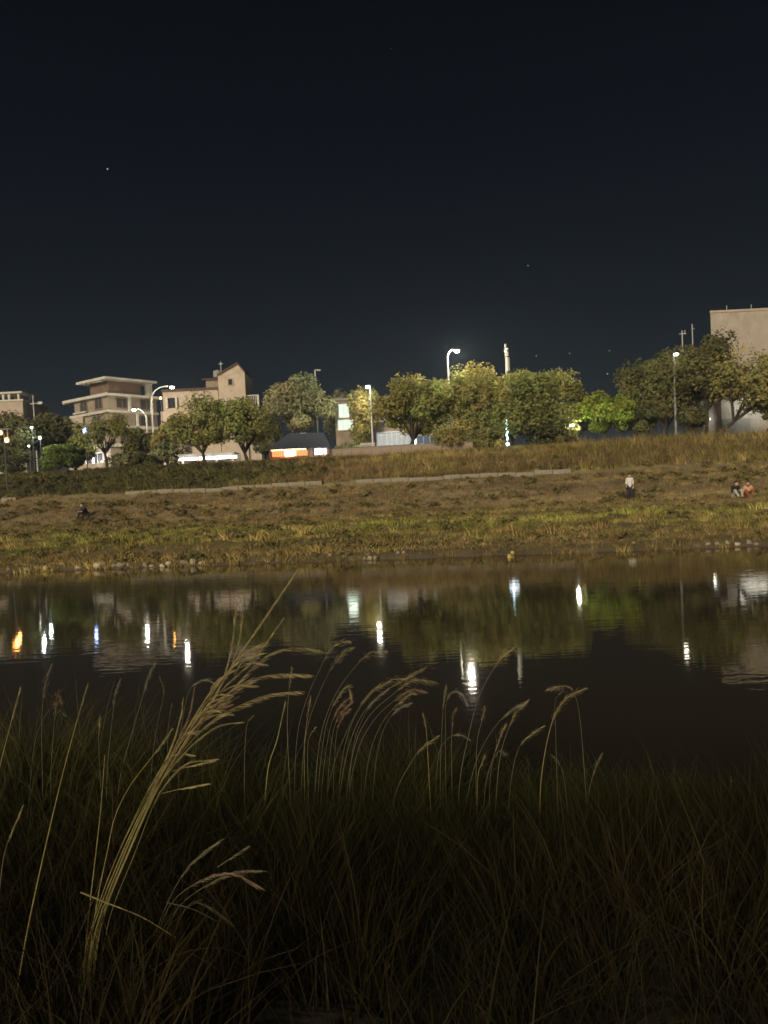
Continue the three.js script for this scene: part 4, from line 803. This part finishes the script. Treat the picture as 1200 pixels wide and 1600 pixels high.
S('faint plumes nodding low to the right of the bundle foot', 2.7, 255, 1600, [[[[215, 1600], [250, 1440], [290, 1360], [320, 1330], [344, 1313]], 2.6, .72, 5, M.strawDim, M.plumeDim], [[[230, 1600], [262, 1420], [310, 1378], [360, 1364], [408, 1386]], 2.6, .66, 8, M.strawDim, M.plumePink], [[[240, 1600], [270, 1430], [320, 1385], [370, 1362], [410, 1360]], 2.4, .7, 6, M.strawDim, M.plumeDim], [[[250, 1600], [272, 1460], [300, 1410], [340, 1425], [362, 1443]], 2.2, .7, 6, M.strawDim, M.plumeDim], [[[340, 1355], [365, 1338], [388, 1322]], 2, .3, 4, M.strawDim, M.plumeDim]]);
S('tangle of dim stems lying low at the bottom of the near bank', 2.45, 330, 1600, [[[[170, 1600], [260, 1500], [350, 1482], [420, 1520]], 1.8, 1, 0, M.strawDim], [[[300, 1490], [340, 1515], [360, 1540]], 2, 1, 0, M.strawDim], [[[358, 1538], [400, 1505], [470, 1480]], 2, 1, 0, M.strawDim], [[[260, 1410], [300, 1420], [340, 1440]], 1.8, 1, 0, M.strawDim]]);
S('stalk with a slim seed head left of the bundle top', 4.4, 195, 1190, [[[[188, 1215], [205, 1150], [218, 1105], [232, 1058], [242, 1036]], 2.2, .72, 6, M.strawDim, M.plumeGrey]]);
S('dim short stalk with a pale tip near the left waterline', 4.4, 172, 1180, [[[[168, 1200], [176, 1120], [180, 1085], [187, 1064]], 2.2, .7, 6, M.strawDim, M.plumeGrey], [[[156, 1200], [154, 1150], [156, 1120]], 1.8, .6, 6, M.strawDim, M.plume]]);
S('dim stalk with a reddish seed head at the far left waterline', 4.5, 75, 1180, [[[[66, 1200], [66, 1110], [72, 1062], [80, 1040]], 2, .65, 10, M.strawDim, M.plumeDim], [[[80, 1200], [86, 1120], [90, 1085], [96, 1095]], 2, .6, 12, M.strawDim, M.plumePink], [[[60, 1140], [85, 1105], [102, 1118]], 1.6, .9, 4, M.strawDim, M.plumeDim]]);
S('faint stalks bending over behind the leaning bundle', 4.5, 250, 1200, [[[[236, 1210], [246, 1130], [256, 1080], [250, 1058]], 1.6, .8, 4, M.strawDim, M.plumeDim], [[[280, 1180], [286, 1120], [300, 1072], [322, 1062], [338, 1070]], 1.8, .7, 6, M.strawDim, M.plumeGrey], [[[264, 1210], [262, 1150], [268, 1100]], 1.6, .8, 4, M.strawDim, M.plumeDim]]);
S('pair of short bright blades leaning right of the bundle', 4.4, 415, 1210, [[[[420, 1196], [432, 1160], [440, 1125], [446, 1096]], 5, .75, 4], [[[382, 1200], [384, 1150], [387, 1128], [396, 1118]], 2.6, .85, 4, M.strawDim, M.plume], [[[452, 1210], [450, 1170], [449, 1120], [452, 1075], [456, 1043]], 3, .8, 7, M.strawDim, M.plume]]);
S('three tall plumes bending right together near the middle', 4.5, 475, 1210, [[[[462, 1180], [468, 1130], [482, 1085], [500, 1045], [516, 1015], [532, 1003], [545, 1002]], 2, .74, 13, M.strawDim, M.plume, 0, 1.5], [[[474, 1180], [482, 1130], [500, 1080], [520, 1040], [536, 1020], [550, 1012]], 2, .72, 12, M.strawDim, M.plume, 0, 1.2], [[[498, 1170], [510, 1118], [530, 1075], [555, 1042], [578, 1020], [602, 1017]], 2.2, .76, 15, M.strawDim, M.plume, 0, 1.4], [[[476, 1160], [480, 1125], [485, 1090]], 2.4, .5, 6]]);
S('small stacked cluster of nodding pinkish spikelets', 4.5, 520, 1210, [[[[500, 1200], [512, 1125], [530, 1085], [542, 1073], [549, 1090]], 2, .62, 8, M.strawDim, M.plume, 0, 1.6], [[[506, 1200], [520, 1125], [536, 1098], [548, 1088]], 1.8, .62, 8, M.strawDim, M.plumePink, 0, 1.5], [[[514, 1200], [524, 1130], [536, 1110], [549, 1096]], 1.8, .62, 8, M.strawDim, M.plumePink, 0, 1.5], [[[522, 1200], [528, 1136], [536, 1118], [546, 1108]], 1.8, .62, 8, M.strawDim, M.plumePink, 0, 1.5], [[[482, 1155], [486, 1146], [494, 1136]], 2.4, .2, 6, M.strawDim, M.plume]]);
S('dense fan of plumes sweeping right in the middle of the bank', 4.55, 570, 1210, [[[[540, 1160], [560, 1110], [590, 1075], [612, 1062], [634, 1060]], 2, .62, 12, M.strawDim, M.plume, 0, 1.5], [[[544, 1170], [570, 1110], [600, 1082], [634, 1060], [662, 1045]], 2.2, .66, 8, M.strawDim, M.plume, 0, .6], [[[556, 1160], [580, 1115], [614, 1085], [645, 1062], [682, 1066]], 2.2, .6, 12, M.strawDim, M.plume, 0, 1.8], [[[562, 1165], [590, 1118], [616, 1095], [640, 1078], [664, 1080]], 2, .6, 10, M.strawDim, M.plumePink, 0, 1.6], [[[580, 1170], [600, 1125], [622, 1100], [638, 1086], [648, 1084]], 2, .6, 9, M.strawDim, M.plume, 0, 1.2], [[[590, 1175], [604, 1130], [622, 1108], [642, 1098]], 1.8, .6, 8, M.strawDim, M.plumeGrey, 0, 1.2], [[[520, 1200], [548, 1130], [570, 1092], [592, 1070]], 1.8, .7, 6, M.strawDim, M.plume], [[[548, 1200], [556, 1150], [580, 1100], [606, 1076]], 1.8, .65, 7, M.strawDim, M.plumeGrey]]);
S('upright stalk with a slim head and an arching plume beside it', 4.5, 688, 1220, [[[[688, 1210], [690, 1150], [693, 1100], [697, 1072]], 2.2, .72, 7, M.strawDim, M.plume], [[[696, 1150], [698, 1095], [708, 1080], [722, 1086], [730, 1100]], 1.8, .5, 9, M.strawDim, M.plumeGrey, 0, 1.5], [[[706, 1210], [706, 1145], [708, 1118], [712, 1108]], 2.2, .7, 7, M.strawDim, M.plume], [[[690, 1165], [705, 1150], [720, 1148], [732, 1154]], 1.8, .4, 7, M.strawDim, M.plumeGrey]]);
S('short stiff stalk with a crooked yellow blade below the fan', 4.4, 640, 1230, [[[[668, 1170], [666, 1140], [661, 1115]], 3, .5, 5, M.straw, M.plume], [[[618, 1240], [640, 1195], [658, 1170], [684, 1150]], 3, .6, 7, M.strawDim, M.plume]]);
S('tall lone stalk with an upright plume standing before the streak of light', 4.5, 722, 1230, [[[[720, 1210], [732, 1150], [748, 1090], [768, 1050], [786, 1025], [802, 1013]], 2.4, .80, 12, M.strawDim, M.plume, 0, .5], [[[746, 1155], [752, 1130], [756, 1112], [757, 1104]], 2.4, .5, 8, M.strawDim, M.plume]]);
S('three slim heads leaning right of the tall lone stalk', 4.5, 775, 1230, [[[[760, 1220], [772, 1180], [782, 1150], [790, 1132]], 2.4, .5, 8, M.strawDim, M.plume], [[[782, 1180], [794, 1140], [806, 1115], [824, 1095]], 2.4, .45, 8, M.strawDim, M.plume], [[[744, 1190], [770, 1140], [796, 1112], [822, 1096]], 2, .6, 7, M.strawDim, M.plumeGrey], [[[748, 1205], [754, 1190], [758, 1180]], 3, .2, 9], [[[770, 1190], [780, 1174], [792, 1178]], 2, .2, 12, M.strawDim, M.plumeDim]]);
S('short slanting head on its own left of the last tall stalk', 4.5, 800, 1230, [[[[800, 1210], [812, 1166], [826, 1150], [848, 1135]], 1.8, .5, 8, M.strawDim, M.plume]]);
S('last tall stalk at right with a curved plume bending to the right', 4.5, 846, 1240, [[[[845, 1225], [850, 1185], [858, 1145], [868, 1115], [888, 1088], [916, 1075]], 3, .52, 12, M.straw, M.plume, 0, 1.0], [[[868, 1130], [868, 1092], [878, 1078], [858, 1076]], 1.6, .6, 9, M.strawDim, M.plumeGrey], [[[900, 1090], [890, 1074], [874, 1072], [856, 1077]], 2, .2, 9, M.strawDim, M.plume]]);
S('dim short stalks at the right end of the near bank', 4.4, 930, 1230, [[[[918, 1250], [930, 1200], [940, 1178]], 2.4, .5, 7, M.strawDim, M.plumeDim], [[[880, 1210], [872, 1190], [862, 1180]], 2, .4, 8, M.strawDim, M.plumeDim], [[[1142, 1260], [1143, 1225], [1142, 1214]], 2.4, .6, 5, M.strawDim, M.plumeDim]]);

// ---------------------------------------------------------------- stars and far lights over the town
for (const [px, py, r, k, label] of [[168, 264, .7, .6, 'lone star high in the left part of the sky'], [825, 415, .8, .18, 'faint star in the right part of the sky'], [610, 76, .6, .12, 'faint star near the top of the sky'], [890, 552, .8, .15, 'dim star low over the bright green shrub, right of another'], [838, 556, .8, .18, 'dim star low over the large dense tree'], [952, 548, .8, .15, 'dim star over the bright green shrub, upper of two'], [949, 584, .8, .25, 'dim star over the bright green shrub, lower of two']]) {
  const m = mesh('star_in_sky', new THREE.SphereGeometry(r, 8, 6), glow(.85, .95, 1, k), scene); m.position.copy(at(px, py, 900)); tag(m, label, 'star');
}
renderer.render(scene, camera);
